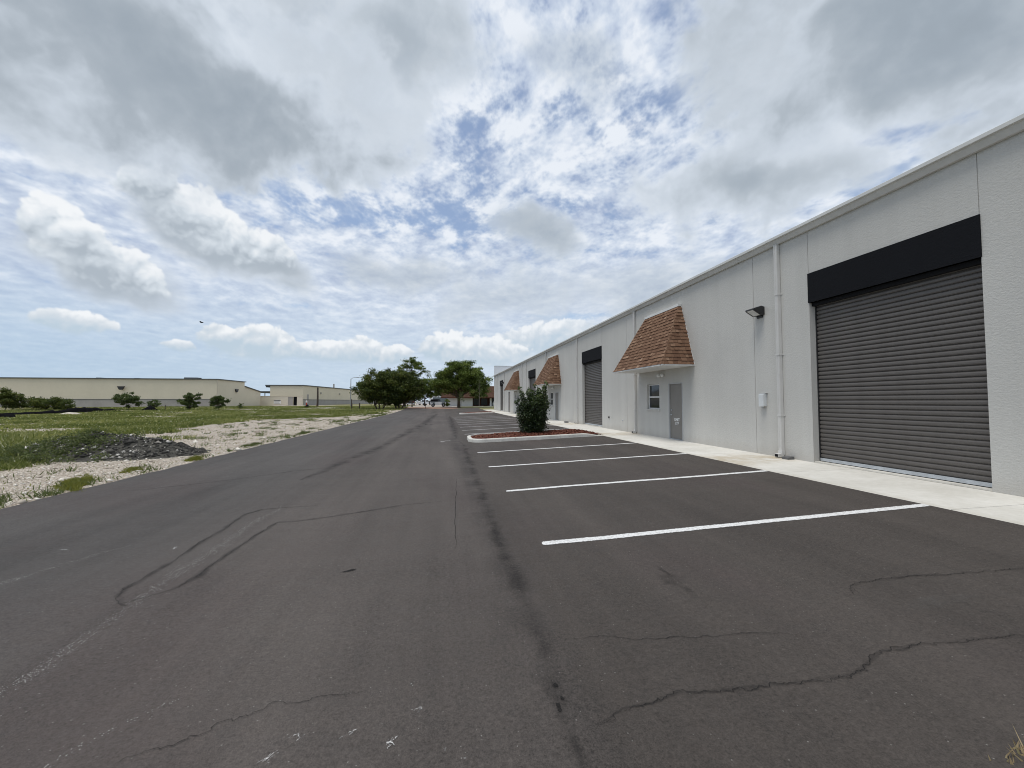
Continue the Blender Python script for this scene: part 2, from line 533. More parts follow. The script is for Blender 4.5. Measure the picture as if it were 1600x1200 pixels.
def make_materials():
    # asphalt: world-sized aggregate, long tracks along the drive, the parking strip darker and browner
    m, n, b = material('asphalt', 0.86, 0.32)
    P = n.new('ShaderNodeTexCoord').outputs['Object']
    x, y, z = n.sep(P)
    broad = n.noise(n.v('MULTIPLY', P, (1.0, 0.22, 1.0)), 0.55, 4, 0.55)
    tracks = n.noise(n.v('MULTIPLY', P, (1.0, 0.035, 1.0)), 2.6, 5, 0.6)
    cross = n.noise(n.v('MULTIPLY', P, (0.16, 1.0, 1.0)), 1.9, 5, 0.62)
    mid = n.noise(P, 7.0, 5, 0.6)
    grain = n.noise(P, 95.0, 3, 0.7)
    grit = n.noise(P, 240.0, 2, 0.7)
    wob = n.mul(n.sub(n.noise(P, 0.9, 4, 0.6), 0.5), 0.35)
    lot = n.ss(n.add(x, wob), 0.72, 0.98)
    base = n.mix(lot, (0.0880, 0.0755, 0.0675), (0.0690, 0.0585, 0.0510))
    west = n.ss(n.add(x, n.mul(wob, 2.0)), -1.6, -4.2)
    base = n.mix(n.mul(west, 0.85), base, (0.0720, 0.0660, 0.0615))
    red = n.ss(n.noise(n.v('MULTIPLY', P, (1.0, 0.45, 1.0)), 0.42, 3, 0.5), 0.48, 0.66)
    base = n.mix(n.mul(red, 0.55), base, (0.0710, 0.0565, 0.0520))
    k = n.add(n.mul(n.sub(broad, 0.5), 0.95), n.add(n.mul(n.sub(tracks, 0.5), 0.6), n.add(n.mul(n.sub(cross, 0.5), 0.22), n.mul(n.sub(mid, 0.5), 0.35))))
    mottle = n.noise(P, 34.0, 4, 0.75)
    k = n.add(k, n.mul(n.sub(mottle, 0.5), 1.25))
    k = n.add(k, n.add(n.mul(n.sub(grain, 0.5), 1.5), n.mul(n.sub(grit, 0.5), 1.0)))
    # rolled joint between drive and parking strip, darker on the drive side
    jd = n.sub(n.add(x, n.mul(wob, 0.6)), 0.66)
    joint = n.m('POWER', 2.718, n.mul(n.mul(jd, jd), -26.0))
    k = n.sub(k, n.mul(joint, n.mul(n.ss(n.noise(P, 1.3, 4, 0.6), 0.3, 0.62), 0.38)))
    j2 = n.sub(n.add(x, n.mul(wob, 0.9)), -1.15)
    k = n.sub(k, n.mul(n.m('POWER', 2.718, n.mul(n.mul(j2, j2), -7.0)), n.mul(n.ss(y, 9.0, 26.0), 0.20)))
    col = n.v('SCALE', base, scale=n.m('MAXIMUM', n.add(1.0, k), 0.3))
    cell = n.new('ShaderNodeTexVoronoi', feature='F1'); n.link(P, cell.inputs['Vector']); cell.inputs['Scale'].default_value = 46.0
    crnd = n.sep(cell.outputs['Color'])[0]
    chip = n.mul(n.ss(cell.outputs['Distance'], 0.24, 0.12), n.ss(n.add(crnd, n.mul(n.sub(broad, 0.5), 0.10)), 0.945, 0.97))
    col = n.mix(n.mul(chip, 0.6), col, (0.34, 0.325, 0.30))
    n.link(col, b.inputs['Base Color'])
    n.link(n.ss(mid, 0.3, 0.7, 0.78, 0.94), b.inputs['Roughness'])
    n.link(n.bump(n.add(n.add(n.mul(grain, 0.7), n.mul(mottle, 0.8)), n.mul(grit, 0.5)), 0.7, 0.014), b.inputs['Normal'])

    # bare white shell-gravel against weedy soil (cover from the sheet's own 'rnd' attribute)
    m, n, b = material('field_soil', 0.95, 0.1)
    P = n.new('ShaderNodeTexCoord').outputs['Object']
    g = n.attr('rnd')['Fac']
    n1 = n.noise(P, 1.2, 6, 0.65); n2 = n.noise(P, 16.0, 4, 0.7)
    cells = n.new('ShaderNodeTexVoronoi', feature='F1'); n.link(P, cells.inputs['Vector']); cells.inputs['Scale'].default_value = 24.0
    cr = n.sep(cells.outputs['Color'])[0]
    stone = n.ramp(n.add(n.mul(cr, 0.6), n.mul(n1, 0.5)), [(0.15, (0.40, 0.335, 0.27)), (0.45, (0.55, 0.48, 0.405)), (0.85, (0.72, 0.655, 0.575))])
    stone = n.mix(n.ss(cells.outputs['Distance'], 0.35, 0.62), stone, (0.27, 0.23, 0.18))
    soil = n.mix(n2, (0.135, 0.135, 0.058), (0.29, 0.265, 0.14))
    gg = n.ss(n.add(g, n.mul(n.sub(n1, 0.5), 0.8)), 0.36, 0.62)
    n.link(n.mix(gg, stone, soil), b.inputs['Base Color'])
    n.link(n.bump(n.add(n2, n.mul(cells.outputs['Distance'], -1.0)), 0.7, 0.03), b.inputs['Normal'])

    # painted stucco
    def stucco(name, c, lo=0.90):
        m, n, b = material(name, 0.88, 0.2)
        P = n.new('ShaderNodeTexCoord').outputs['Object']
        Q = n.v('MULTIPLY', P, (1.0, 0.55, 1.0))
        tex = n.noise(Q, 36.0, 4, 0.62, dist=0.6)
        blot = n.noise(P, 0.35, 5, 0.6); run = n.noise(n.v('MULTIPLY', P, (1.0, 2.5, 0.12)), 1.0, 5, 0.6)
        k = n.add(n.mul(blot, 0.5), n.add(n.mul(run, 0.35), n.mul(tex, 0.15)))
        cc = n.mix(n.ss(k, 0.35, 0.65), tuple(q * lo for q in c), c)
        z = n.sep(P)[2]
        foot = n.mul(n.ss(n.add(z, n.mul(n.sub(run, 0.5), 0.35)), 0.62, 0.30), 0.22)   # splash dirt at the foot
        cc = n.mix(foot, cc, (0.33, 0.29, 0.24))
        n.link(cc, b.inputs['Base Color'])
        n.link(n.bump(n.ss(tex, 0.30, 0.72), 0.30, 0.011), b.inputs['Normal'])
    stucco('stucco', (0.555, 0.545, 0.512))
    stucco('stucco_black', (0.0060, 0.0068, 0.0095), 0.8)

    plain('white_trim', (0.66, 0.66, 0.64), 0.5, 0.4, var=0.05, scale=1.5)
    plain('gutter_paint', (0.60, 0.60, 0.575), 0.45, 0.45, var=0.06, scale=1.2)
    plain('downspout_paint', (0.585, 0.575, 0.55), 0.45, 0.45, var=0.05, scale=2.0)
    plain('door_grey', (0.222, 0.207, 0.188), 0.5, 0.4, var=0.05, scale=2.0)
    plain('frame_grey', (0.44, 0.445, 0.44), 0.55, 0.4, var=0.05)
    plain('shutter_brown', (0.104, 0.094, 0.086), 0.42, 0.45, var=0.10, scale=2.5)
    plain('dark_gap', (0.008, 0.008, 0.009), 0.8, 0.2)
    plain('galvanised', (0.47, 0.50, 0.53), 0.42, 0.5, metal=0.35, var=0.15, scale=5)
    plain('black_metal', (0.018, 0.018, 0.019), 0.45, 0.5)
    plain('lens', (0.62, 0.62, 0.60), 0.25, 0.5)
    plain('white_plastic', (0.72, 0.72, 0.70), 0.4, 0.5, var=0.03)
    plain('box_grey', (0.62, 0.64, 0.64), 0.45, 0.4, var=0.05)
    plain('letter_white', (0.80, 0.80, 0.78), 0.7, 0.2, var=0.04)
    plain('roof_metal', (0.45, 0.46, 0.46), 0.5, 0.4, var=0.1, scale=0.6)
    plain('concrete', (0.60, 0.575, 0.52), 0.9, 0.2, var=0.16, scale=1.3, bump=0.2, bscale=90)
    plain('kerb_concrete', (0.56, 0.545, 0.50), 0.9, 0.2, var=0.18, scale=2.2, bump=0.3, bscale=60)
    plain('splash_grey', (0.13, 0.13, 0.13), 0.85, 0.2, var=0.2)
    plain('far_beige', (0.65, 0.59, 0.465), 0.8, 0.2, var=0.04, scale=0.25)
    plain('far_beige_pale', (0.64, 0.585, 0.48), 0.8, 0.2, var=0.05, scale=0.4)
    plain('far_base_grey', (0.36, 0.34, 0.315), 0.85, 0.2, var=0.1, scale=0.5)
    plain('far_roof_trim', (0.10, 0.105, 0.105), 0.6, 0.3)
    plain('far_white', (0.66, 0.67, 0.68), 0.7, 0.3, var=0.04, scale=0.4)
    plain('brown_shingle', (0.105, 0.058, 0.042), 0.9, 0.15, var=0.25, scale=2.2)
    plain('brick_dark', (0.10, 0.045, 0.033), 0.9, 0.15, var=0.3, scale=5)
    plain('car_white', (0.74, 0.75, 0.77), 0.25, 0.5, var=0.02)
    plain('tyre', (0.014, 0.014, 0.015), 0.85, 0.2)
    plain('rim', (0.25, 0.25, 0.26), 0.35, 0.5, metal=0.6)
    plain('soft_top', (0.012, 0.012, 0.013), 0.8, 0.2)
    plain('container_grey', (0.115, 0.14, 0.15), 0.6, 0.3, var=0.15, scale=2)
    plain('truck_dark', (0.022, 0.025, 0.028), 0.4, 0.5)
    plain('old_wood', (0.075, 0.062, 0.052), 0.9, 0.1, var=0.3, scale=4)
    plain('pole_metal', (0.27, 0.28, 0.28), 0.5, 0.4, metal=0.3)
    plain('silt_fabric', (0.008, 0.008, 0.009), 0.95, 0.05, var=0.4, scale=3, bump=0.6, bscale=12)
    plain('bark', (0.080, 0.062, 0.047), 0.95, 0.1, var=0.35, scale=5, bump=0.6, bscale=14)
    plain('pale_bark', (0.24, 0.21, 0.18), 0.95, 0.1, var=0.3, scale=6, bump=0.4, bscale=20)
    plain('red_plastic', (0.45, 0.06, 0.03), 0.5, 0.4)
    plain('paver_red', (0.29, 0.185, 0.135), 0.9, 0.15, var=0.25, scale=0.6)
    plain('far_drive', (0.42, 0.37, 0.32), 0.9, 0.15, var=0.15, scale=0.3)
    plain('bird_dark', (0.02, 0.02, 0.022), 0.9, 0.1)

    m, n, b = material('glass', 0.06, 0.6)
    P = n.new('ShaderNodeTexCoord').outputs['Object']
    n.link(n.mix(n.noise(P, 2.0, 2), (0.012, 0.016, 0.022), (0.022, 0.026, 0.034)), b.inputs['Base Color'])

    # sidewalk: broom-finished, tan runs below the downspouts
    m, n, b = material('sidewalk', 0.9, 0.2)
    P = n.new('ShaderNodeTexCoord').outputs['Object']
    x, y, z = n.sep(P)
    k = n.add(n.mul(n.noise(P, 0.9, 6, 0.62), 0.6), n.add(n.mul(n.noise(P, 9.0, 4, 0.6), 0.25), n.mul(n.noise(n.v('MULTIPLY', P, (0.1, 1, 1)), 120.0, 2, 0.5), 0.15)))
    cc = n.mix(n.ss(k, 0.32, 0.68), (0.56, 0.54, 0.485), (0.715, 0.695, 0.645))
    ph = n.m('WRAP', n.add(y, n.mul(n.sub(n.noise(P, 1.4, 4, 0.6), 0.5), 1.5)), 13.8, 5.475)
    ph = n.m('ABSOLUTE', n.sub(ph, 9.64))
    st = n.mul(n.ss(ph, 1.25, 0.1), n.ss(n.noise(P, 2.2, 5, 0.65), 0.32, 0.62))
    cc = n.mix(n.mul(st, 0.62), cc, (0.40, 0.315, 0.195))
    edge = n.mul(n.ss(n.add(x, n.mul(n.sub(n.noise(P, 3.0, 4, 0.6), 0.5), 0.3)), 7.16, 6.95), 0.25)
    cc = n.mix(edge, cc, (0.38, 0.335, 0.26))
    n.link(cc, b.inputs['Base Color'])
    n.link(n.bump(k, 0.25, 0.01), b.inputs['Normal'])

    # road paint, worn
    m, n, b = material('road_paint', 0.7, 0.3)
    P = n.new('ShaderNodeTexCoord').outputs['Object']
    k = n.add(n.mul(n.noise(P, 3.0, 5, 0.6), 0.5), n.mul(n.noise(P, 70.0, 3, 0.7), 0.5))
    n.link(n.mix(n.ss(k, 0.34, 0.50), (0.56, 0.555, 0.545), (0.77, 0.775, 0.775)), b.inputs['Base Color'])

    # shingles, each its own shade
    m, n, b = material('shingle', 0.95, 0.1)
    P = n.new('ShaderNodeTexCoord').outputs['Object']
    r = n.attr('rnd')['Fac']
    cc = n.ramp(r, [(0.0, (0.125, 0.070, 0.046)), (0.35, (0.168, 0.097, 0.063)), (0.65, (0.205, 0.123, 0.080)), (0.9, (0.265, 0.168, 0.112)), (1.0, (0.32, 0.21, 0.145))])
    gr = n.noise(P, 160.0, 3, 0.7)
    n.link(n.mix(n.ss(gr, 0.35, 0.65), n.v('SCALE', cc, scale=0.72), n.v('SCALE', cc, scale=1.2)), b.inputs['Base Color'])
    n.link(n.bump(gr, 0.5, 0.005), b.inputs['Normal'])

    # mulch
    m, n, b = material('mulch', 0.95, 0.1)
    P = n.new('ShaderNodeTexCoord').outputs['Object']
    r = n.attr('rnd')['Fac']
    k = n.noise(P, 40.0, 4, 0.7)
    n.link(n.ramp(n.add(n.mul(r, 0.6), n.mul(k, 0.45)), [(0.1, (0.050, 0.019, 0.014)), (0.5, (0.145, 0.055, 0.038)), (0.9, (0.27, 0.13, 0.09))]), b.inputs['Base Color'])
    n.link(n.bump(k, 0.8, 0.03), b.inputs['Normal'])

    # loose stones of the field and of the heap
    def stones(name, stops):
        m, n, b = material(name, 0.95, 0.1)
        n.link(n.ramp(n.attr('rnd')['Fac'], stops), b.inputs['Base Color'])
    stones('field_stone', [(0.0, (0.34, 0.29, 0.235)), (0.5, (0.58, 0.52, 0.44)), (1.0, (0.80, 0.76, 0.69))])
    stones('heap_stone', [(0.0, (0.036, 0.035, 0.033)), (0.72, (0.12, 0.113, 0.10)), (0.80, (0.26, 0.24, 0.21)), (1.0, (0.66, 0.63, 0.58))])
    m, n, b = material('heap', 0.95, 0.1)
    P = n.new('ShaderNodeTexCoord').outputs['Object']
    k = n.noise(P, 14.0, 5, 0.7)
    n.link(n.ramp(k, [(0.3, (0.045, 0.043, 0.040)), (0.6, (0.11, 0.105, 0.09)), (0.75, (0.25, 0.225, 0.185))]), b.inputs['Base Color'])
    n.link(n.bump(k, 1.0, 0.06), b.inputs['Normal'])

    # leaves and grass: one shade per leaf, light through them
    def leafy(name, stops, trans=0.35, rough=0.6, spec=0.25):
        m, n, b = material(name, rough, spec)
        c = n.ramp(n.attr('rnd')['Fac'], stops)
        n.link(c, b.inputs['Base Color'])
        t = n.new('ShaderNodeBsdfTranslucent'); n.link(n.v('MULTIPLY', c, (1.15, 1.25, 0.6)), t.inputs['Color'])
        mx = n.new('ShaderNodeMixShader'); mx.inputs[0].default_value = trans
        n.link(b.outputs[0], mx.inputs[1]); n.link(t.outputs[0], mx.inputs[2])
        n.link(mx.outputs[0], m.node_tree.nodes['Material Output'].inputs['Surface'])
    leafy('leaf_oak', [(0.0, (0.030, 0.048, 0.010)), (0.5, (0.095, 0.135, 0.026)), (1.0, (0.26, 0.30, 0.085))])
    leafy('leaf_dark', [(0.0, (0.022, 0.034, 0.009)), (0.5, (0.068, 0.092, 0.021)), (0.93, (0.17, 0.19, 0.045)), (1.0, (0.15, 0.115, 0.05))])
    leafy('leaf_shrub', [(0.0, (0.016, 0.028, 0.010)), (0.5, (0.032, 0.055, 0.016)), (0.85, (0.075, 0.110, 0.030)), (1.0, (0.16, 0.20, 0.06))], 0.25, 0.4, 0.4)
    leafy('leaf_sapling', [(0.0, (0.035, 0.055, 0.018)), (0.5, (0.075, 0.105, 0.033)), (1.0, (0.14, 0.17, 0.06))])
    leafy('grass', [(0.0, (0.085, 0.105, 0.036)), (0.45, (0.160, 0.182, 0.066)), (0.8, (0.275, 0.275, 0.125)), (0.93, (0.38, 0.355, 0.18)), (1.0, (0.58, 0.57, 0.46))], 0.4, 0.8, 0.1)
    leafy('weed', [(0.0, (0.060, 0.078, 0.034)), (0.6, (0.12, 0.145, 0.062)), (1.0, (0.22, 0.235, 0.11))], 0.3, 0.7, 0.15)
    leafy('moss_grass', [(0.0, (0.095, 0.105, 0.025)), (0.5, (0.19, 0.195, 0.050)), (1.0, (0.36, 0.33, 0.13))], 0.4, 0.8, 0.1)
    leafy('dry_grass', [(0.0, (0.24, 0.175, 0.10)), (0.6, (0.42, 0.33, 0.21)), (1.0, (0.60, 0.52, 0.37))], 0.3, 0.8, 0.1)

    # marks that lie on the asphalt: opacity from 'rnd', broken up by noise
    def mark(name, c, kind, op=0.8):
        m, n, b = material(name, 0.85, 0.2)
        P = n.new('ShaderNodeTexCoord').outputs['Object']
        a = n.attr('rnd')['Fac']
        b.inputs['Base Color'].default_value = (*c, 1)
        if kind == 'soft':
            k = n.mul(n.mul(a, n.ss(n.add(n.noise(P, 3.5, 5, 0.65), n.mul(n.noise(P, 45.0, 3, 0.6), 0.5)), 0.42, 0.95)), n.ss(n.noise(P, 1.1, 4, 0.65), 0.36, 0.60, 0.25, 1.2))
        elif kind == 'paint':
            nz = n.add(n.mul(n.sub(n.noise(P, 55.0, 4, 0.7), 0.5), 0.75), n.mul(n.sub(n.noise(P, 6.0, 4, 0.6), 0.5), 0.35))
            k = n.ss(n.add(a, nz), 0.26, 0.46)
            n.link(n.mix(n.ss(n.noise(P, 30.0, 5, 0.7), 0.35, 0.6), (0.55, 0.54, 0.52), (0.76, 0.76, 0.75)), b.inputs['Base Color'])
        elif kind == 'scuff':
            k = n.mul(n.ss(a, 0.0, 0.5), n.ss(n.add(n.noise(P, 85.0, 3, 0.7), n.mul(n.noise(P, 14.0, 3, 0.6), 0.6)), 0.70, 0.95))
        elif kind == 'line':
            k = n.mul(n.ss(a, 0.1, 0.6), n.ss(n.add(n.noise(P, 5.0, 4, 0.6), n.mul(n.noise(P, 60.0, 2, 0.6), 0.5)), 0.35, 0.8))
        else:
            cell = n.new('ShaderNodeTexVoronoi', feature='F1'); n.link(P, cell.inputs['Vector']); cell.inputs['Scale'].default_value = 95.0
            rr = n.sep(cell.outputs['Color'])[0]
            q = n.add(rr, n.mul(n.sub(a, 1.0), 0.55))
            k = n.mul(n.ss(cell.outputs['Distance'], 0.42, 0.22), n.ss(n.add(q, n.mul(n.sub(n.noise(P, 2.2, 4, 0.6), 0.5), 0.5)), 0.40, 0.56))
        k = n.mul(k, op)
        t = n.new('ShaderNodeBsdfTransparent')
        mx = n.new('ShaderNodeMixShader'); n.link(k, mx.inputs[0])
        n.link(t.outputs[0], mx.inputs[1]); n.link(b.outputs[0], mx.inputs[2])
        n.link(mx.outputs[0], m.node_tree.nodes['Material Output'].inputs['Surface'])
    mark('mark_stain', (0.028, 0.026, 0.025), 'soft', 0.5)
    mark('mark_crack', (0.014, 0.013, 0.012), 'line', 0.85)
    mark('mark_speckle', (0.50, 0.485, 0.455), 'chips', 0.9)
    mark('line_paint', (0.75, 0.75, 0.74), 'paint', 0.96)
    mark('mark_scuff', (0.66, 0.65, 0.63), 'scuff', 0.8)
    mark('mark_pale', (0.15, 0.14, 0.13), 'soft', 0.35)
make_materials()

# ------------------------------------------------------------------ ground, drive, parking strip, walk
ROAD_L, LOT_X, WALK_X, WALL_X = -7.0, 1.0, 6.95, 8.84
ROAD_END = 83.0

def rise(y):
    return 0.45 * smooth01(y, 58.0, 106.0)

def z_road(x, y):
    return (0.0404 * max(0.0, x - LOT_X)) + rise(y)

def grass_cover(x, y):
    """0 on bare gravel, 1 under thick grass"""
    xb = np.interp(y, [0, 8, 13, 18, 24, 30, 38, 48, 60, 80, 110], [-9.5, -11.8, -12.0, -14.0, -17.0, -18.0, -16.0, -13.0, -10.2, -8.4, -7.8])
    n = fb(x, y, 0.30, 5) * 3.4 + fb(x, y, 0.06, 3, 5.0) * 3.0
    g = smooth01(-(x - xb) + n, -0.8, 1.6)
    hole = smooth01(fb(x + 40, y * 1.6, 0.10, 5, 9.0), 0.04, 0.26) if x < xb - 3 else 0.0
    return g * (1 - 0.75 * hole)

def build_ground():
    xs = [-900, -600, -400, -280, -200, -150, -125, -105, -92, -80, -70] + list(np.arange(-62, -7.2, 0.55)) + [-7.15, -6.9, -6.0, 0, 7.5, 10, 20, 32, 45, 70, 110, 200, 400, 900]
    ys = [-80, -40, -15, -5] + list(np.arange(0, 112, 0.6)) + [115, 120, 130, 145, 160, 190, 240, 320, 450, 700, 1100, 1800]
    nx, ny = len(xs), len(ys)
    V, G = [], []
    for y in ys:
        for x in xs:
            z = rise(y)
            if x > ROAD_L + 0.05 and y < ROAD_END + 0.5:
                z -= 0.10
            elif x > ROAD_L + 0.05:
                z -= 0.02
            elif -70 < x <= ROAD_L - 0.2:
                z += 0.05 * fb(x, y, 0.35, 4) * smooth01(-x, 7.2, 9.5) - 0.015
            else:
                z -= 0.01
            V.append((x, y, z))
            G.append(grass_cover(x, y) if x < -7.1 else 1.0)
    idx = np.arange(nx * ny).reshape(ny, nx)
    F = np.stack([idx[:-1, :-1], idx[:-1, 1:], idx[1:, 1:], idx[1:, :-1]], -1).reshape(-1, 4)
    o = link_mesh('ground', np_mesh('ground', V, F, G, smooth=True), MATS['field_soil'])
    tag(o, kind='structure')
    return o
GROUND = build_ground()

def build_road():
    xs = [ROAD_L] + list(np.linspace(-6.6, 0.4, 15)) + [0.7, 0.9, 1.0, 1.1, 1.4] + list(np.linspace(2, WALK_X, 9))
    ys = list(np.arange(-10, 30, 0.5)) + list(np.arange(30, ROAD_END, 1.0)) + [ROAD_END]
    nx, ny = len(xs), len(ys)
    V = []
    for y in ys:
        for k, x in enumerate(xs):
            xx = x
            if k == 0:
                xx = ROAD_L + 0.10 * fb(3, y, 0.7, 4) + 0.05 * fb(9, y, 3.0, 2)
            zz = z_road(x, y) + 0.010 * fb(x, y, 0.35, 3, 2.0) * smooth01(WALK_X - x, 0, 1.5)
            V.append((xx, y, zz))
    idx = np.arange(nx * ny).reshape(ny, nx)
    F = list(np.stack([idx[:-1, :-1], idx[:-1, 1:], idx[1:, 1:], idx[1:, :-1]], -1).reshape(-1, 4))
    V = [tuple(v) for v in V]
    base = len(V)                                       # thickness at the left and far edges
    for j in range(ny):
        x, y, z = V[idx[j, 0]]; V.append((x - 0.03, y, z - 0.08))
    for j in range(ny - 1):
        F.append((idx[j, 0], idx[j + 1, 0], base + j + 1, base + j))
    b2 = len(V)
    for i in range(nx):
        x, y, z = V[idx[ny - 1, i]]; V.append((x, y + 0.03, z - 0.08))
    for i in range(nx - 1):
        F.append((idx[ny - 1, i], idx[ny - 1, i + 1], b2 + i + 1, b2 + i))
    o = link_mesh('road', np_mesh('road', V, np.array(F), smooth=True), MATS['asphalt'])
    tag(o, kind='structure')
    return o
ROAD = build_road()

def surf(x, y):
    return z_road(x, y) + 0.010 * fb(x, y, 0.35, 3, 2.0) * smooth01(WALK_X - x, 0, 1.5)

def strip_mesh(name, pts, widths, lift=0.005, alphas=None, edge=0.0):
    """a ribbon lying on the asphalt; 'rnd' is 1 along the middle and `edge` at the sides"""
    v, f, r = [], [], []
    n = len(pts)
    for k, p in enumerate(pts):
        a, b = pts[max(0, k - 1)], pts[min(n - 1, k + 1)]
        t = Vector((b[0] - a[0], b[1] - a[1])).normalized()
        nn = Vector((-t.y, t.x))
        al = alphas[k] if alphas else 1.0
        for s, e in ((-1, edge), (0, 1.0), (1, edge)):
            x, y = p[0] + nn.x * s * widths[k] / 2, p[1] + nn.y * s * widths[k] / 2
            v.append((x, y, surf(x, y) + lift)); r.append(e * al)
    for k in range(n - 1):
        for s in (0, 1):
            i = k * 3 + s
            f.append((i, i + 1, i + 4, i + 3))
    return np_mesh(name, v, f, r)

def resample(pts, step, jit=0.0, seed=0):
    out = []
    for (x0, y0), (x1, y1) in zip(pts, pts[1:]):
        L = math.hypot(x1 - x0, y1 - y0); n = max(1, int(L / step))
        for k in range(n):
            out.append((x0 + (x1 - x0) * k / n, y0 + (y1 - y0) * k / n))
    out.append(pts[-1])
    if jit:
        out = [(x + jit * fb(x + seed, y, 1.7 / step * 0.12, 4, seed), y + jit * fb(x, y + seed, 1.7 / step * 0.12, 4, seed + 3.3)) for x, y in out]
    return out

# white parking lines, each its own piece of the road
LINES = [5.0, 8.0, 11.0, 14.1] + [22.0 + 2.95 * k for k in range(9)]
for k, y in enumerate(LINES):
    x0, x1 = 1.22 + random.uniform(-0.03, 0.03), WALK_X + random.uniform(-0.03, 0.02)
    xs = [x0, x0 + 0.03, x0 + 0.08] + list(np.linspace(x0 + 0.3, x1 - 0.1, 20)) + [x1 - 0.02, x1]
    al = [0.3, 0.9] + [1.0] * (len(xs) - 3) + [0.6]
    me = strip_mesh('parking_line', [(x, y + 0.006 * fb(x, y, 0.8, 2)) for x in xs], [0.135] * len(xs), 0.005, al, 0.30)
    link_mesh('parking_line', me, MATS['line_paint'], ROAD)

# cracks, seams, stains and scuffs
def crack(name, pts, mat, w0=0.02, jit=0.05, seed=1.0, step=0.05, lift=0.0062, edge=0.0, fade=True):
    p = resample(pts, step, jit, seed)
    if mat == 'mark_crack' and step < 0.04:
        p = [(x + 0.012 * fb(x, y + seed, 38.0, 3), y + 0.012 * fb(x + seed, y, 38.0, 3)) for x, y in p]
    n = len(p)
    ws = [w0 * (0.65 + 0.8 * abs(fb(k * 0.13, seed, 1.0, 3))) * (min(1, 8 * min(k, n - 1 - k) / n + 0.15) if fade else 1) for k in range(n)]
    return link_mesh(name, strip_mesh(name, p, ws, lift, None, edge), MATS[mat], ROAD)
CR_A = [(0.77, 2.15), (0.93, 2.22), (1.02, 2.28), (1.2, 2.29), (1.39, 2.34), (1.64, 2.29), (1.85, 2.27), (2.0, 2.27), (2.16, 2.25), (2.3, 2.23), (2.45, 2.22), (2.55, 2.24), (2.73, 2.33), (2.89, 2.39), (3.15, 2.39), (3.5, 2.36), (3.86, 2.31), (4.6, 2.25)]
CR_B = [(3.47, 3.06), (3.52, 3.13), (3.6, 3.21), (3.77, 3.24), (4.04, 3.24), (4.24, 3.23), (4.41, 3.2), (4.79, 3.15), (5.4, 3.10)]
CR_C = [(-1.55, 2.35), (-1.46, 2.4), (-1.39, 2.43), (-1.26, 2.47), (-1.14, 2.54), (-1.03, 2.61), (-0.93, 2.65), (-0.76, 2.66), (-0.62, 2.67), (-0.4, 2.67)]
CR_D = [(-2.59, 4.07), (-2.71, 4.15), (-2.82, 4.28), (-2.88, 4.45), (-2.89, 4.73), (-2.87, 5.15), (-2.92, 5.61), (-2.9, 6.29), (-2.98, 7.03), (-2.83, 7.35), (-2.48, 7.44), (-1.9, 7.5)]
CR_E = [(-2.67, 4.11), (-2.55, 4.24), (-2.43, 4.37), (-2.38, 4.68), (-2.39, 5.06), (-2.37, 5.46), (-2.36, 6.13), (-2.3, 6.54), (-2.05, 6.57), (-1.65, 6.72), (-1.23, 6.92), (-0.67, 7.24), (0.12, 7.44)]
STREAK = [(-2.75, 1.8), (-2.65, 2.9), (-2.59, 3.03), (-2.54, 3.17), (-2.55, 3.41), (-2.57, 3.67), (-2.59, 3.96), (-2.61, 4.5), (-2.62, 5.15), (-2.64, 6.25), (-2.6, 7.6)]
crack('crack', CR_A, 'mark_crack', 0.0085, 0.03, 2.1, 0.012)
crack('crack_halo', CR_A, 'mark_stain', 0.05, 0.03, 2.1, 0.06, 0.0055)
crack('crack', CR_B, 'mark_crack', 0.009, 0.03, 5.7, 0.015)
crack('crack_halo', CR_B, 'mark_stain', 0.05, 0.03, 5.7, 0.06, 0.0055)
crack('crack', CR_C, 'mark_crack', 0.0065, 0.03, 8.2, 0.012)
crack('crack', [(0.93, 3.0), (1.17, 2.98), (1.43, 2.88), (1.71, 2.85), (2.12, 2.78), (2.56, 2.69)], 'mark_crack', 0.008, 0.03, 4.4, 0.03)
crack('patch_edge', CR_D, 'mark_stain', 0.12, 0.03, 1.3, 0.05)
crack('patch_edge', CR_D, 'mark_crack', 0.007, 0.03, 1.3, 0.03, 0.007)
crack('patch_edge', CR_E, 'mark_stain', 0.12, 0.03, 3.3, 0.05)
crack('patch_edge', CR_E, 'mark_crack', 0.007, 0.03, 3.3, 0.03, 0.007)
crack('worn_streak', STREAK, 'mark_speckle', 0.24, 0.05, 6.1, 0.08, 0.0048)
crack('worn_streak', [(-5.2, 3.4), (-4.6, 4.1), (-4.1, 4.9), (-3.7, 5.8)], 'mark_speckle', 0.16, 0.05, 9.1, 0.08, 0.0048)
crack('worn_streak', [(-2.2, 2.0), (-1.9, 2.35), (-1.7, 2.6), (-1.5, 2.8)], 'mark_speckle', 0.10, 0.05, 4.1, 0.08, 0.0048)
crack('tyre_track', [(-0.6, 60), (-1.0, 44), (-1.4, 32), (-1.9, 22), (-2.4, 15), (-3.1, 10)], 'mark_stain', 0.9, 0.15, 1.9, 0.5, 0.0046)
crack('tyre_track', [(0.95, 50), (0.9, 38), (0.8, 28), (0.75, 20)], 'mark_stain', 0.6, 0.1, 7.9, 0.5, 0.0046)
crack('seam', [(0.35, 9.5), (0.25, 7.4), (0.22, 6.4), (0.18, 5.0)], 'mark_crack', 0.012, 0.02, 2.7, 0.06)
crack('seam', [(-6.0, 9.2), (-4.6, 10.2), (-3.6, 11.2), (-3.0, 11.6)], 'mark_crack', 0.03, 0.06, 3.9, 0.08)
crack('seam', [(0.74, 18.5), (0.9, 16.9), (0.82, 13.0), (0.80, 9.5), (0.72, 6.0), (0.74, 4.0), (0.72, 2.6), (0.6, 1.6)], 'mark_stain', 0.30, 0.06, 5.9, 0.15, 0.0046)

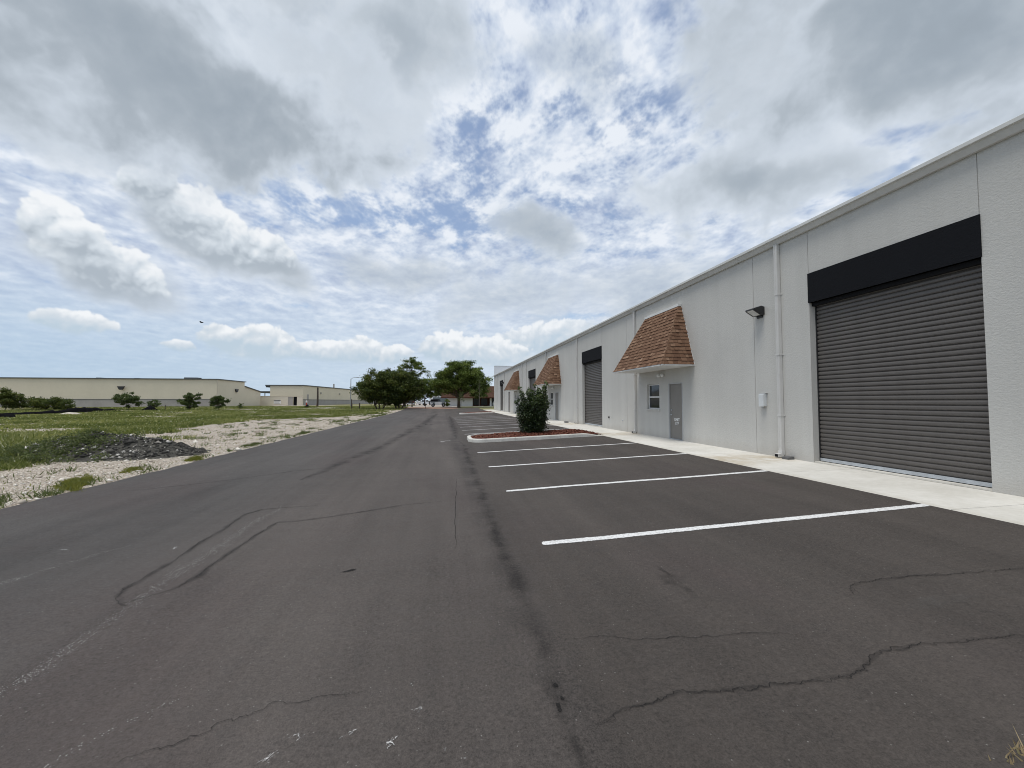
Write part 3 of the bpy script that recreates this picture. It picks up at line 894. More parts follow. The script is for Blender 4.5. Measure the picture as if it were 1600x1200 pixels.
def blotch(name, cx, cy, rx, ry, rot, mat, seed, lift=0.0055, n=26):
    v, f, r = [(cx, cy, surf(cx, cy) + lift)], [], [1.0]
    for ring, al in ((0.55, 1.0), (1.0, 0.0)):
        for k in range(n):
            a = 2 * math.pi * k / n
            q = ring * (1 + 0.55 * mnoise.fractal(Vector((math.cos(a) * 1.6 + seed, math.sin(a) * 1.6, seed)), 0.8, 2.0, 4))
            lx, ly = math.cos(a) * rx * q, math.sin(a) * ry * q
            x = cx + lx * math.cos(rot) - ly * math.sin(rot); y = cy + lx * math.sin(rot) + ly * math.cos(rot)
            v.append((x, y, surf(x, y) + lift)); r.append(al)
    for k in range(n):
        k2 = (k + 1) % n
        f.append((0, 1 + k, 1 + k2, 1 + k2)); f.append((1 + k, 1 + n + k, 1 + n + k2, 1 + k2))
    me = bpy.data.meshes.new(name)
    me.from_pydata(v, [], [tuple(dict.fromkeys(q)) for q in f])
    at = me.attributes.new('rnd', 'FLOAT', 'POINT'); at.data.foreach_set('value', r)
    return link_mesh(name, me, MATS[mat], ROAD)
for k, (x, y, rx, ry, rot, mt) in enumerate([
        (2.16, 3.70, 0.10, 0.16, -0.1, 'mark_stain'), (2.20, 3.93, 0.035, 0.10, 0.1, 'mark_stain'), (2.19, 3.45, 0.05, 0.16, -0.1, 'mark_stain'),
        (0.70, 2.54, 0.018, 0.022, 0.0, 'mark_crack'), (0.67, 2.36, 0.016, 0.045, 0.0, 'mark_crack'), (0.71, 2.43, 0.012, 0.02, 0.0, 'mark_crack'),
        
        (-0.92, 4.55, 0.02, 0.09, -1.2, 'mark_crack'), (-1.13, 32.2, 0.12, 0.3, 0.0, 'mark_crack'), (-0.75, 32.1, 0.12, 0.3, 0.0, 'mark_crack'),
        (3.97, 2.81, 0.35, 0.09, 0.1, 'mark_pale'), 
        (0.05, 18.2, 0.12, 0.18, 0.3, 'mark_scuff'), (0.30, 18.6, 0.14, 0.14, 0.0, 'mark_scuff'),
        (-4.34, 5.74, 0.05, 0.012, 0.1, 'mark_scuff'), (-3.1, 5.6, 0.02, 0.05, 0.3, 'mark_scuff')]):
    blotch('stain' if mt in ('mark_stain', 'mark_crack') else 'scuff', x, y, rx, ry, rot, mt, 3.1 * k + 0.7, 0.0055 + 0.0001 * k)
# white scrapes near the camera
rs = random.Random(5)
for cx, cy, n_, L in [(-0.82, 2.27, 6, 0.09), (-0.72, 2.39, 5, 0.09), (-0.25, 2.27, 8, 0.09), (-0.11, 2.47, 6, 0.07), (-0.47, 2.38, 2, 0.11), (-0.16, 2.70, 2, 0.04),
                      (0.03, 2.18, 2, 0.03), (0.12, 2.11, 2, 0.04), (-0.31, 2.40, 2, 0.02), (-0.02, 2.06, 2, 0.05)]:
    L *= 0.8; a0 = rs.uniform(0.2, 1.2)
    for k in range(n_):
        a = a0 + rs.gauss(0, 0.55); l = L * rs.uniform(0.3, 1.0); ox, oy = rs.gauss(0, L * 0.16), rs.gauss(0, L * 0.16)
        p = [(cx + ox - math.cos(a) * l / 2, cy + oy - math.sin(a) * l / 2), (cx + ox, cy + oy), (cx + ox + math.cos(a) * l / 2, cy + oy + math.sin(a) * l / 2)]
        crack('scuff', p, 'mark_scuff', rs.uniform(0.003, 0.013), 0.014, rs.uniform(0, 50), 0.008, 0.0066 + 0.0002 * k)

# concrete walk along the building: slabs with open joints on a bed
WALK = tag(MB().box(WALK_X + 0.01, WALL_X + 0.3, -10, 74, -0.1, 0.205).build('sidewalk', MATS['concrete']), kind='structure')
yj = [-10.0]
while yj[-1] < 74:
    yj.append(yj[-1] + 3.02)
off = 4.72 - min(yj, key=lambda q: abs(q - 4.72))
for a, b_ in zip(yj, yj[1:]):
    a, b_ = a + off, b_ + off
    m_ = MB()
    z0, z1 = 0.246, 0.272
    pro = [(WALK_X, 0.10), (WALK_X, z0 - 0.012), (WALK_X + 0.015, z0), (WALL_X + 0.28, z1), (WALL_X + 0.28, 0.10)]
    m_.prism(pro, 1, a + 0.005, b_ - 0.005)
    m_.build('slab', MATS['sidewalk'], WALK)

# red pavers and pale drive beyond the end of the asphalt
def flat_sheet(name, mat, rows, lift):
    v, f = [], []
    for y, x0, x1 in rows:
        for x in np.linspace(x0, x1, 6):
            v.append((x, y, rise(y) + lift))
    for j in range(len(rows) - 1):
        for i in range(5):
            q = j * 6 + i
            f.append((q, q + 1, q + 7, q + 6))
    return tag(link_mesh(name, np_mesh(name, v, f), MATS[mat]), kind='structure')
flat_sheet('paver_apron', 'paver_red', [(83.02, -7.5, 3.0), (87, -9, 3.4), (92, -10, 3.6), (96, -10, 3.0)], 0.012)
flat_sheet('far_drive', 'far_drive', [(96.02, -11, 4.5), (104, -14, 4.8), (125, -14, 2.6), (170, -16, 2.0), (260, -24, 2.0)], 0.016)
flat_sheet('far_path', 'far_drive', [(88, -22, -15), (96, -30, -20), (112, -40, -26), (128, -47, -33), (140, -52, -44)], 0.008)

# ------------------------------------------------------------------ the long stucco building
Z_TOP, Y0, Y1, PER = 5.91, -9.0, 70.6, 16.65
HOUSE = empty('warehouse_building', (WALL_X, Y0, 0.2))
tag(HOUSE, 'long light grey stucco warehouse with roll-up doors and brown shingled awnings', 'building')
def part(mb, name, mat, parent=None, smooth=False):
    """parts are modelled in world coordinates; the parent's offset is taken out here"""
    parent = parent or HOUSE
    o = mb.build(name, MATS[mat], parent, smooth=smooth)
    o.matrix_parent_inverse = Matrix.Translation(-HOUSE.location) if parent is HOUSE else Matrix.Identity(4)
    return o

ROLL = [(5.43, 8.72), (22.08, 25.37), (38.73, 42.02), (60.0, 63.2)]
DOORS = [(14.20, 15.19), (30.85, 31.84), (47.50, 48.49), (53.6, 55.2)]
WINS = [(15.88, 16.90), (32.53, 33.55), (49.18, 50.20)]
ROLL_TOP, HEAD_TOP, DOOR_TOP = 4.14, 4.86, 2.46
SPOUTS = [9.62, 17.95, 26.27, 34.60, 42.92, 45.4, 58.6, 66.5]
JOINTS = [10.55, 27.2, 43.85, 18.9, 35.5, -2.0]

def build_wall():
    rec = []                                           # y0, y1, z0, z1, depth, closed at the back
    for a, b in ROLL: rec.append((a, b, 0.25, ROLL_TOP, 0.19, False))
    for a, b in DOORS: rec.append((a, b, 0.25, DOOR_TOP if b < 53 else 3.0, 0.07, False))
    for a, b in WINS: rec.append((a, b, 1.41, 2.47, 0.10, False))
    for y in JOINTS: rec.append((y - 0.008, y + 0.008, 0.0, 7.0, 0.014, True))
    for a, b in ROLL:
        for y in (a, b): rec.append((y - 0.007, y + 0.007, HEAD_TOP, 7.0, 0.012, True))
    ys = sorted({Y0, Y1, *[q for r in rec for q in r[:2]], *np.arange(Y0, Y1, 4.0)})
    zs = sorted({0.15, 6.0, *[q for r in rec for q in r[2:4] if 0.15 < q < 6.0]})
    def depth(y, z):
        for a, b, c, d, dp, back in rec:
            if a < y < b and c < z < d:
                return dp, back
        return 0.0, True
    b = MB()
    D = [[depth((y0 + y1) / 2, (z0 + z1) / 2) for z0, z1 in zip(zs, zs[1:])] for y0, y1 in zip(ys, ys[1:])]
    for i, (y0, y1) in enumerate(zip(ys, ys[1:])):
        for j, (z0, z1) in enumerate(zip(zs, zs[1:])):
            dp, back = D[i][j]
            X = WALL_X + dp
            if back:
                b.face([(X, y0, z0), (X, y0, z1), (X, y1, z1), (X, y1, z0)])
            if i + 1 < len(D) and D[i + 1][j][0] != dp:
                X2 = WALL_X + D[i + 1][j][0]
                b.face([(X, y1, z0), (X, y1, z1), (X2, y1, z1), (X2, y1, z0)])
            if j + 1 < len(D[i]) and D[i][j + 1][0] != dp:
                X2 = WALL_X + D[i][j + 1][0]
                b.face([(X, y0, z1), (X, y1, z1), (X2, y1, z1), (X2, y0, z1)])
    for y in (Y0, Y1):                                 # end walls
        b.face([(WALL_X, y, 0.15), (WALL_X, y, 6.0), (32, y, 6.5), (32, y, 0.15)])
    b.face([(32, Y0, 0.15), (32, Y1, 0.15), (32, Y1, 6.5), (32, Y0, 6.5)])
    o = part(b, 'wall', 'stucco')
    return o
WALL = build_wall()
# room darkness behind the openings
part(MB().box(WALL_X + 0.5, WALL_X + 0.52, Y0 + 0.1, Y1 - 0.1, 0.2, 5.8), 'room_dark_sheet', 'dark_gap')
part(MB().prism([(8.842, 6.085), (8.842, 6.105), (32.2, 6.60), (32.2, 6.58)], 1, Y0 - 0.05, Y1 - 0.9), 'roof', 'roof_metal')
GUT = part(MB().prism([(8.838, 5.915), (8.775, 5.915), (8.765, 5.93), (8.705, 6.02), (8.672, 6.026), (8.664, 6.034), (8.664, 6.098), (8.672, 6.105), (8.838, 6.105)], 1, Y0, Y1 - 0.02), 'gutter', 'gutter_paint')
part(MB().box(WALL_X + 0.02, 20.0, Y1 - 0.85, Y1 - 0.02, 6.0, 7.70), 'parapet', 'far_white')
part(MB().box(WALL_X + 0.00, 20.0, Y1 - 0.90, Y1 + 0.02, 7.702, 7.77), 'parapet_cap', 'white_trim')

# downspouts
def downspout(y):
    w, dpt = 0.055, 0.085
    b = MB().box(WALL_X - dpt - 0.01, WALL_X - 0.01, y - w, y + w, 0.42, 5.915)
    for s in (-0.5, 0.5):                             # pressed flutes
        b.box(WALL_X - dpt - 0.016, WALL_X - dpt - 0.008, y + s * w - 0.014, y + s * w + 0.014, 0.43, 5.90)
    o = part(b, 'downspout', 'downspout_paint')
    e = MB()
    x = WALL_X - 0.01                                  # shoe kicking out over the walk
    prof = [(x, 0.46), (x - dpt - 0.012, 0.46), (x - dpt - 0.012, 0.385), (x - 0.20, 0.375), (x - 0.20, 0.285), (x - 0.06, 0.285), (x, 0.36)]
    e.prism([(p, q) for p, q in prof], 1, y - w - 0.006, y + w + 0.006)
    part(e, 'elbow', 'downspout_paint', o)
    part(MB().box(x - 0.206, x - 0.198, y - w + 0.006, y + w - 0.006, 0.297, 0.365), 'outlet', 'dark_gap', o)
    for z in (1.35, 2.95, 4.55):
        part(MB().box(WALL_X - dpt - 0.022, WALL_X - 0.002, y - w - 0.008, y + w + 0.008, z, z + 0.04)
             .box(WALL_X - 0.012, WALL_X - 0.001, y - w - 0.05, y + w + 0.05, z + 0.004, z + 0.036), 'strap', 'downspout_paint', o)
    return o
for y in SPOUTS:
    downspout(y)

# roll-up doors: curved slats, bottom bar, guides, black header above
PITCH_S = 0.0985
def slat_mesh(L):
    b = MB()
    prof = [(0.014, 0.0), (0.012, 0.010), (-0.009, 0.017), (-0.016, 0.036), (-0.016, 0.064), (-0.009, 0.087), (0.014, 0.0975)]
    for (x0, z0), (x1, z1) in zip(prof, prof[1:]):
        b.face([(x0, 0, z0), (x0, L, z0), (x1, L, z1), (x1, 0, z1)])
    me = b.mesh('slat')
    me.materials.append(MATS['shutter_brown'])
    return me
for a, b_ in ROLL:
    X = WALL_X + 0.185
    z0 = 0.385
    dr = part(MB().box(X + 0.016, X + 0.03, a + 0.01, b_ - 0.01, 0.33, 4.6), 'roll_up_door', 'dark_gap')
    me = slat_mesh(b_ - a - 0.068)
    part(MB().box(X - 0.12, X - 0.03, a + 0.006, b_ - 0.006, ROLL_TOP - 0.085, ROLL_TOP + 0.2), 'header_shade_strip', 'dark_gap', dr)  # near-black strip that paints in the shade beneath the header
    n_ = int((4.30 - z0) / PITCH_S)
    for k in range(n_):
        s = link_mesh('slat', me, None, dr)
        s.location = (X, a + 0.034, z0 + k * PITCH_S)
    bar = MB().box(X - 0.035, X + 0.002, a + 0.034, b_ - 0.034, 0.315, z0 - 0.002)
    part(bar, 'bottom_bar', 'galvanised', dr)
    for s0, s1 in ((a + 0.002, a + 0.032), (b_ - 0.032, b_ - 0.002)):
        part(MB().box(X - 0.028, X + 0.003, s0, s1, 0.275, ROLL_TOP), 'guide', 'black_metal', dr)
    part(MB().box(WALL_X - 0.022, WALL_X + 0.100, a - 0.012, b_ + 0.012, ROLL_TOP + 0.0, HEAD_TOP), 'door_header', 'stucco_black')
    part(MB().box(WALL_X + 0.02, WALL_X + 0.183, a + 0.003, b_ - 0.003, 0.2735, 0.300), 'door_sill', 'concrete')

# entry doors
def text_mesh(body, size, name):
    cu = bpy.data.curves.new(name, 'FONT')
    cu.body = body; cu.size = size; cu.align_x = 'CENTER'; cu.extrude = 0.0015; cu.offset = 0.006
    o = bpy.data.objects.new(name, cu)
    COL.objects.link(o)
    dg = bpy.context.evaluated_depsgraph_get(); dg.update()
    me = bpy.data.meshes.new_from_object(o.evaluated_get(dg))
    bpy.data.objects.remove(o); bpy.data.curves.remove(cu)
    return me

def entry_door(a, b_, top, number=None):
    X = WALL_X + 0.045
    fr = 0.055
    d_ = part(MB().box(X, X + 0.045, a + fr, b_ - fr, 0.305, top - fr), 'entry_door', 'door_grey')
    f = MB().box(X - 0.05, X + 0.05, a + 0.002, a + fr - 0.003, 0.275, top - 0.002).box(X - 0.05, X + 0.05, b_ - fr + 0.003, b_ - 0.002, 0.275, top - 0.002)
    f.box(X - 0.05, X + 0.05, a + fr - 0.003, b_ - fr + 0.003, top - fr + 0.003, top - 0.002)
    part(f, 'door_frame', 'frame_grey', d_)
    part(MB().box(X - 0.06, X + 0.05, a + fr, b_ - fr, 0.276, 0.300), 'threshold', 'galvanised', d_)
    yh = b_ - fr - 0.085
    h = MB().tube([(X - 0.0, yh, 1.22), (X - 0.05, yh, 1.22), (X - 0.055, yh - 0.04, 1.22), (X - 0.055, yh - 0.12, 1.215)], 0.011, 8)
    h.disc((X - 0.005, yh, 1.22), 0, 0.026, 0.032, 0.012, 14)
    part(h, 'handle', 'galvanised', d_, True)
    part(MB().disc((X - 0.01, yh, 1.40), 0, 0.022, 0.030, 0.022, 14), 'deadbolt', 'galvanised', d_, True)
    part(MB().box(X - 0.004, X + 0.002, a + fr + 0.004, a + fr + 0.018, 0.5, 0.62).box(X - 0.004, X + 0.002, a + fr + 0.004, a + fr + 0.018, 2.0, 2.12), 'hinge', 'galvanised', d_)
    if number:
        for body, z, sz in (('UNIT', 0.985, 0.155), (number, 0.835, 0.165)):
            me = text_mesh(body, sz, 'lettering')
            me.transform(Matrix.Translation((X - 0.004, (a + b_) / 2 - 0.02, z)) @ Matrix.Rotation(R(-90), 4, 'Z') @ Matrix.Rotation(R(90), 4, 'X'))
            link_mesh('lettering', me, MATS['letter_white'], d_)
    return d_
for k, (a, b_) in enumerate(DOORS):
    entry_door(a, b_, DOOR_TOP if b_ < 53 else 3.0, '133' if k == 0 else None)

# windows
for a, b_ in WINS:
    X = WALL_X + 0.075
    z0, z1 = 1.41, 2.47
    t = 0.055
    zm = (z0 + z1) / 2 - 0.02
    w_ = MB().box(X, X + 0.05, a + 0.004, a + t, z0 + 0.004, z1 - 0.004).box(X, X + 0.05, b_ - t, b_ - 0.004, z0 + 0.004, z1 - 0.004)
    w_.box(X, X + 0.05, a + t, b_ - t, z0 + 0.004, z0 + t).box(X, X + 0.05, a + t, b_ - t, z1 - t, z1 - 0.004).box(X - 0.012, X + 0.04, a + t, b_ - t, zm - 0.03, zm + 0.03)
    wo_ = part(w_, 'window', 'white_trim')
    part(MB().box(X + 0.030, X + 0.036, a + t, b_ - t, zm + 0.031, z1 - t - 0.001), 'pane', 'glass', wo_)
    part(MB().box(X + 0.020, X + 0.026, a + t, b_ - t, z0 + t + 0.001, zm - 0.031), 'pane', 'glass', wo_)
    part(MB().box(WALL_X - 0.045, WALL_X + 0.072, a - 0.05, b_ + 0.05, z0 - 0.065, z0 - 0.002), 'window_sill', 'stucco', wo_)

# shingled awnings
def awning(yo, singles):
    yb0, yb1, yt0, yt1 = 13.43 + yo, 17.60 + yo, 14.20 + yo, 16.77 + yo
    zb, zt, xo, xt = 3.04, 5.31, 7.60, 8.74
    A, B, C, D = Vector((xo, yb0, zb)), Vector((xo, yb1, zb)), Vector((xt, yt1, zt)), Vector((xt, yt0, zt))
    Wl, Wr = Vector((WALL_X - 0.002, yb0, zb)), Vector((WALL_X - 0.002, yb1, zb))
    Tl, Tr = Vector((WALL_X - 0.002, yt0, zt)), Vector((WALL_X - 0.002, yt1, zt))
    b = MB()
    for q in ([A, B, C, D], [A, D, Tl, Wl], [B, Wr, Tr, C], [D, C, Tr, Tl]):
        b.face(q)
    aw = part(b, 'awning', 'brown_shingle')
    part(MB().box(xo + 0.01, WALL_X - 0.003, yb0 + 0.01, yb1 - 0.01, zb - 0.035, zb - 0.004), 'soffit', 'white_trim', aw)
    part(MB().box(xo - 0.012, xo + 0.008, yb0 - 0.012, yb1 + 0.012, zb - 0.04, zb + 0.012)
         .box(xo + 0.009, WALL_X - 0.003, yb0 - 0.012, yb0 + 0.008, zb - 0.04, zb + 0.012)
         .box(xo + 0.009, WALL_X - 0.003, yb1 - 0.008, yb1 + 0.012, zb - 0.04, zb + 0.012), 'drip_edge', 'white_trim', aw)
    part(MB().box(xt - 0.035, WALL_X - 0.003, yt0 - 0.03, yt1 + 0.03, zt - 0.01, zt + 0.085), 'top_trim', 'white_trim', aw)
    rest = MB()
    rr = random.Random(int(yo * 10) + 3)
    def face_shingles(p0, p1, q1, q0, single):
        """courses from the lower edge p0-p1 to the upper edge q0-q1"""
        nrm = (p1 - p0).cross(q0 - p0).normalized()
        if nrm.x > 0.1 or (abs(nrm.x) < 0.6 and abs(nrm.y) > 0.6 and nrm.y * (p0.y + p1.y - q0.y - q1.y) < 0):
            nrm = -nrm
        rows = 17
        e = (p1 - p0).normalized()
        L0 = (p1 - p0).length
        for k in range(rows):
            t0, t1 = k / rows, min(1.0, (k + 1.18) / rows)
            a0, a1, b0, b1 = p0.lerp(q0, t0), p1.lerp(q1, t0), p0.lerp(q0, t1), p1.lerp(q1, t1)
            s0, s1 = (a0 - p0).dot(e), (a1 - p0).dot(e)
            u0, u1 = (b0 - p0).dot(e), (b1 - p0).dot(e)
            s = -rr.uniform(0.0, 0.25)
            while s < L0:
                w_ = rr.choice((0.12, 0.15, 0.18, 0.22))
                x0, x1 = max(s, s0), min(s + w_ - 0.006, s1)
                s += w_
                if x1 - x0 < 0.03: continue
                y0_, y1_ = min(max(x0, u0), u1), max(min(x1, u1), u0)
                th = rr.choice((0.016, 0.018, 0.030))
                dz = rr.uniform(-0.010, 0.004) * (1 if k else 0)
                up_ = (q0 - p0).normalized()
                low = lambda v, h: a0 + e * (v - s0) + nrm * h + up_ * dz
                hig = lambda v, h: b0 + e * (v - u0) + nrm * h
                mb = MB() if single else rest
                mb.cur = min(1.0, max(0.0, rr.gauss(0.48, 0.20) + (0.16 if th > 0.02 else -0.06)))
                f0, f1, f2, f3 = low(x0, th + 0.008), low(x1, th + 0.008), hig(y1_, 0.004), hig(y0_, 0.004)
                g0, g1 = low(x0, 0.001), low(x1, 0.001)
                mb.face([f0, f1, f2, f3]).face([g0, g1, f1, f0]).face([g0, f0, f3]).face([g1, f2, f1])
                if single:
                    part(mb, 'shingle', 'shingle', aw)
    face_shingles(A, B, C, D, singles)
    face_shingles(Wl, A, D, Tl, singles)
    face_shingles(B, Wr, Tr, C, False)
    for p, q in ((A, D), (B, C)):                      # hip caps
        n_ = 18
        for k in range(n_):
            rest.cur = rr.uniform(0.55, 0.9)
            c0, c1 = p.lerp(q, k / n_), p.lerp(q, min(1, (k + 1.15) / n_))
            sgn = 1 if p is A else -1
            o1 = Vector((-0.018, -0.018 * sgn, 0.012))
            fw_ = Vector((-0.004, 0.105 * sgn, -0.012)); sd_ = Vector((0.095, 0.035 * sgn * 0.0, -0.012))
            rest.face([c0 + o1, c0 + fw_ + Vector((-0.02, 0, 0)), c1 + fw_ * 0.95, c1 + o1 * 0.5]).face([c0 + o1, c1 + o1 * 0.5, c1 + sd_ * 0.95, c0 + sd_ + Vector((0, -0.02 * sgn, 0))])
    r_ = part(rest, 'shingle_courses', 'shingle', aw)
    r_["kind"] = "stuff"
    # side flashing against the wall
    part(MB().tube([Wl + Vector((0, -0.012, 0)), Tl + Vector((0, -0.012, 0))], 0.012, 4).tube([Wr + Vector((0, 0.012, 0)), Tr + Vector((0, 0.012, 0))], 0.012, 4), 'flashing', 'white_trim', aw)
    return aw
for k, yo in enumerate((0.0, PER, 2 * PER)):
    awning(yo, k == 0)

# small fixtures
part(MB().disc((WALL_X - 0.02, 21.1, 0.89), 0, 0.05, 0.055, 0.05, 14), 'vent_cap', 'black_metal')
part(MB().disc((WALL_X - 0.02, 19.4, 0.80), 0, 0.03, 0.035, 0.05, 12), 'hose_bib', 'galvanised')

def flood_light(y, z, label):
    e = tag(empty('flood_light', (WALL_X, y, z)), label, 'light', 'flood lights on the stucco wall')
    b = MB()
    prof = [(0.0, 0.17), (-0.10, 0.195), (-0.335, 0.12), (-0.345, 0.085), (-0.09, -0.06), (0.0, -0.05)]
    b.prism(prof, 1, -0.16, 0.16)
    b.build('housing', MATS['black_metal'], e)
    p0, p1 = Vector((-0.33, 0, 0.085)), Vector((-0.105, 0, -0.043))
    nn = Vector((-(p1.z - p0.z), 0, (p1.x - p0.x))).normalized()
    if nn.z > 0: nn = -nn
    l = MB(); o1 = nn * 0.012
    for s in (0,):
        l.face([p0 + o1 + Vector((0, -0.125, 0)), p0 + o1 + Vector((0, 0.125, 0)), p1 + o1 + Vector((0, 0.125, 0)), p1 + o1 + Vector((0, -0.125, 0))])
    q = l.build('lens', MATS['lens'], e)
    r = MB()
    for yy in (-0.155, 0.125):
        r.face([p0 + o1 * 1.6 + Vector((0, yy, 0)), p0 + o1 * 1.6 + Vector((0, yy + 0.03, 0)), p1 + o1 * 1.6 + Vector((0, yy + 0.03, 0)), p1 + o1 * 1.6 + Vector((0, yy, 0))])
    r.build('lens_frame', MATS['black_metal'], e)
    MB().box(-0.03, -0.001, -0.1, 0.1, -0.12, -0.04).build('mount', MATS['black_metal'], e)
flood_light(10.30, 4.20, 'black slanted flood light beside the nearest downspout, high on the wall')
flood_light(59.3, 4.35, 'tiny black flood light on the wall beyond the farthest shingled awning')

for k, yo in enumerate((0.0, PER, 2 * PER)):
    e = tag(empty('emergency_light', (WALL_X, 15.62 + yo, 2.80)),
            ['small white twin-head emergency light under the nearest awning', 'small white emergency light under the middle awning, behind the shrub', 'small white emergency light under the farthest awning'][k], 'light', 'emergency lights under the awnings')
    MB().box(-0.06, -0.001, -0.12, 0.12, -0.05, 0.05, 0.01).build('case', MATS['white_plastic'], e)
    for s in (-0.15, 0.15):
        MB().disc((-0.10, s, -0.01), 0, 0.055, 0.068, 0.10, 16).build('lamp_head', MATS['white_plastic'], e, smooth=True)

e = tag(empty('utility_box', (WALL_X, 10.22, 1.77)), 'narrow pale grey utility box on the wall below the flood light', 'electrical box')
MB().box(-0.10, -0.001, -0.085, 0.085, -0.17, 0.18, 0.01).build('case', MATS['box_grey'], e)
MB().box(-0.118, -0.102, -0.09, 0.09, -0.175, 0.16, 0.006).build('cover', MATS['box_grey'], e)
MB().box(-0.06, -0.001, -0.12, 0.12, 0.185, 0.20).build('drip_cap', MATS['frame_grey'], e)
MB().tube([(-0.05, 0.02, -0.17), (-0.05, 0.02, -0.215)], 0.03, 10).build('conduit', MATS['frame_grey'], e)

b = MB()
b.prism([(8.62, 0.268), (8.62, 0.32), (8.79, 0.345), (8.80, 0.268)], 1, 9.24, 9.44)
tag(b.build('splash_block', MATS['splash_grey']), 'dark grey splash block at the foot of the nearest downspout', 'splash block')
tag(MB().box(8.40, 8.62, 27.6, 27.95, 0.262, 0.36, 0.02).build('splash_block', MATS['splash_grey']), 'small dark splash block on the walk by the middle downspout', 'splash block')

# ------------------------------------------------------------------ planting islands
def kerb_path(x0, x1, ya, yb, r):
    """front edge from the walk, round the left end, back edge to the walk"""
    pts = [(x1, ya)]
    for k in range(9):
        a = R(-90 - 90 * k / 8); pts.append((x0 + r + r * math.cos(a), ya + r + r * math.sin(a)))
    for k in range(9):
        a = R(180 - 90 * k / 8); pts.append((x0 + r + r * math.cos(a), yb - r + r * math.sin(a)))
    pts.append((x1, yb))
    return pts

def island(x0, x1, ya, yb, r, label, mulch=True):
    e = tag(empty('planting_island', ((x0 + x1) / 2, (ya + yb) / 2, z_road((x0 + x1) / 2, ya))), label, 'planter', 'kerbed islands in the parking strip')
    inv = Matrix.Translation(-e.location)
    path = resample(kerb_path(x0, x1, ya, yb, r), 0.12)
    wk, hk = 0.16, 0.145
    # lengths of kerb with open joints
    seg, acc, cur = [], 0.0, [path[0]]
    for p, q in zip(path, path[1:]):
        acc += math.dist(p, q); cur.append(q)
        if acc > 1.85:
            seg.append(cur); cur = [q]; acc = 0.0
    if len(cur) > 3: seg.append(cur)
    else: seg[-1] += cur[1:]
    for sg in seg:
        b = MB(); rings = []
        n = len(sg)
        for k, p in enumerate(sg):
            a, c = sg[max(0, k - 1)], sg[min(n - 1, k + 1)]
            t = Vector((c[0] - a[0], c[1] - a[1])).normalized(); inn = Vector((t.y, -t.x))
            sh = 0.006 if k == 0 else (-0.006 if k == n - 1 else 0)
            px, py = p[0] + t.x * sh, p[1] + t.y * sh
            zb = z_road(px, py)
            ramp = smooth01(x1 - px, -0.05, 0.9)
            h = 0.012 + (hk - 0.012) * ramp
            prof = [(0, -0.06), (0.012, h - 0.03), (0.03, h - 0.006), (0.05, h), (wk, h), (wk, -0.06)]
            rings.append([b.pt((px + inn.x * d_, py + inn.y * d_, zb + z)) for d_, z in prof])
        m = len(rings[0])
        for r0, r1 in zip(rings, rings[1:]):
            for j in range(m - 1):
                b.f.append([r0[j], r1[j], r1[j + 1], r0[j + 1]])
        b.f.append(rings[0][::-1]); b.f.append(rings[-1])
        o = b.build('kerb_stone', MATS['kerb_concrete'], e); o.matrix_parent_inverse = inv
    # bed
    cx, cy = (x0 + x1) / 2, (ya + yb) / 2
    v, f, rn = [], [], []
    nx, ny = 46, 18
    for j in range(ny):
        for i in range(nx):
            s, t = i / (nx - 1), j / (ny - 1)
            x = x0 + 0.13 + s * (x1 - x0 - 0.13)
            lo, hi = ya + 0.13, yb - 0.13
            if x < x0 + r:
                hh = math.sqrt(max(0, (r - 0.12) ** 2 - (x0 + r - x) ** 2))
                lo, hi = ya + r - hh, yb - r + hh
            y = lo + t * (hi - lo)
            crown = 0.10 * (1 - (2 * t - 1) ** 2) * min(1, 3 * s + 0.1) * smooth01(1 - s, 0.0, 0.15)
            v.append((x, y, z_road(x, y) + 0.05 + 0.05 * smooth01(1 - s, 0, 0.1) + crown + 0.02 * fb(x, y, 2.5, 3)))
            rn.append(0.4 + 0.3 * fb(x, y, 3.0, 3))
    idx = np.arange(nx * ny).reshape(ny, nx)
    F = np.stack([idx[:-1, :-1], idx[:-1, 1:], idx[1:, 1:], idx[1:, :-1]], -1).reshape(-1, 4)
    o = link_mesh('mulch_bed', np_mesh('mulch_bed', v, F, rn, True), MATS['mulch'], e); o.matrix_parent_inverse = inv
    # chips
    V = np.array(v); N = 5200 if mulch else 400
    s = rng.integers(0, len(V), N)
    c = V[s] + rng.normal(size=(N, 3)) * [0.06, 0.06, 0.004] + [0, 0, 0.012]
    keep = (c[:, 1] > ya + 0.17) & (c[:, 1] < yb - 0.17) & (c[:, 0] > x0 + 0.2 + 0.5 * (np.abs(c[:, 1] - cy) / (yb - cy)) ** 2 * r)
    c = c[keep]; N = len(c)
    ang = rng.uniform(0, 6.28, N); l = rng.uniform(0.02, 0.06, N); w = rng.uniform(0.006, 0.014, N); ti = rng.normal(0, 0.3, N)
    ax = np.stack([np.cos(ang), np.sin(ang), ti], 1) * l[:, None]; bx = np.stack([-np.sin(ang), np.cos(ang), rng.normal(0, 0.5, N)], 1) * w[:, None]
    V4 = np.stack([c - ax - bx, c + ax - bx, c + ax + bx, c - ax + bx], 1).reshape(-1, 3)
    F4 = np.arange(4 * N).reshape(N, 4)
    o = link_mesh('mulch_chips', np_mesh('mulch_chips', V4, F4, np.repeat(rng.uniform(0.1, 1.0, N), 4)), MATS['mulch'], e)
    o.matrix_parent_inverse = inv; o["kind"] = "stuff"
    return e
island(1.15, WALK_X - 0.02, 17.25, 20.05, 0.85, 'kerbed island of red mulch under the big shrub')
island(2.3, WALK_X - 0.02, 53.6, 56.4, 0.8, 'far kerbed island with a thin staked sapling', False)

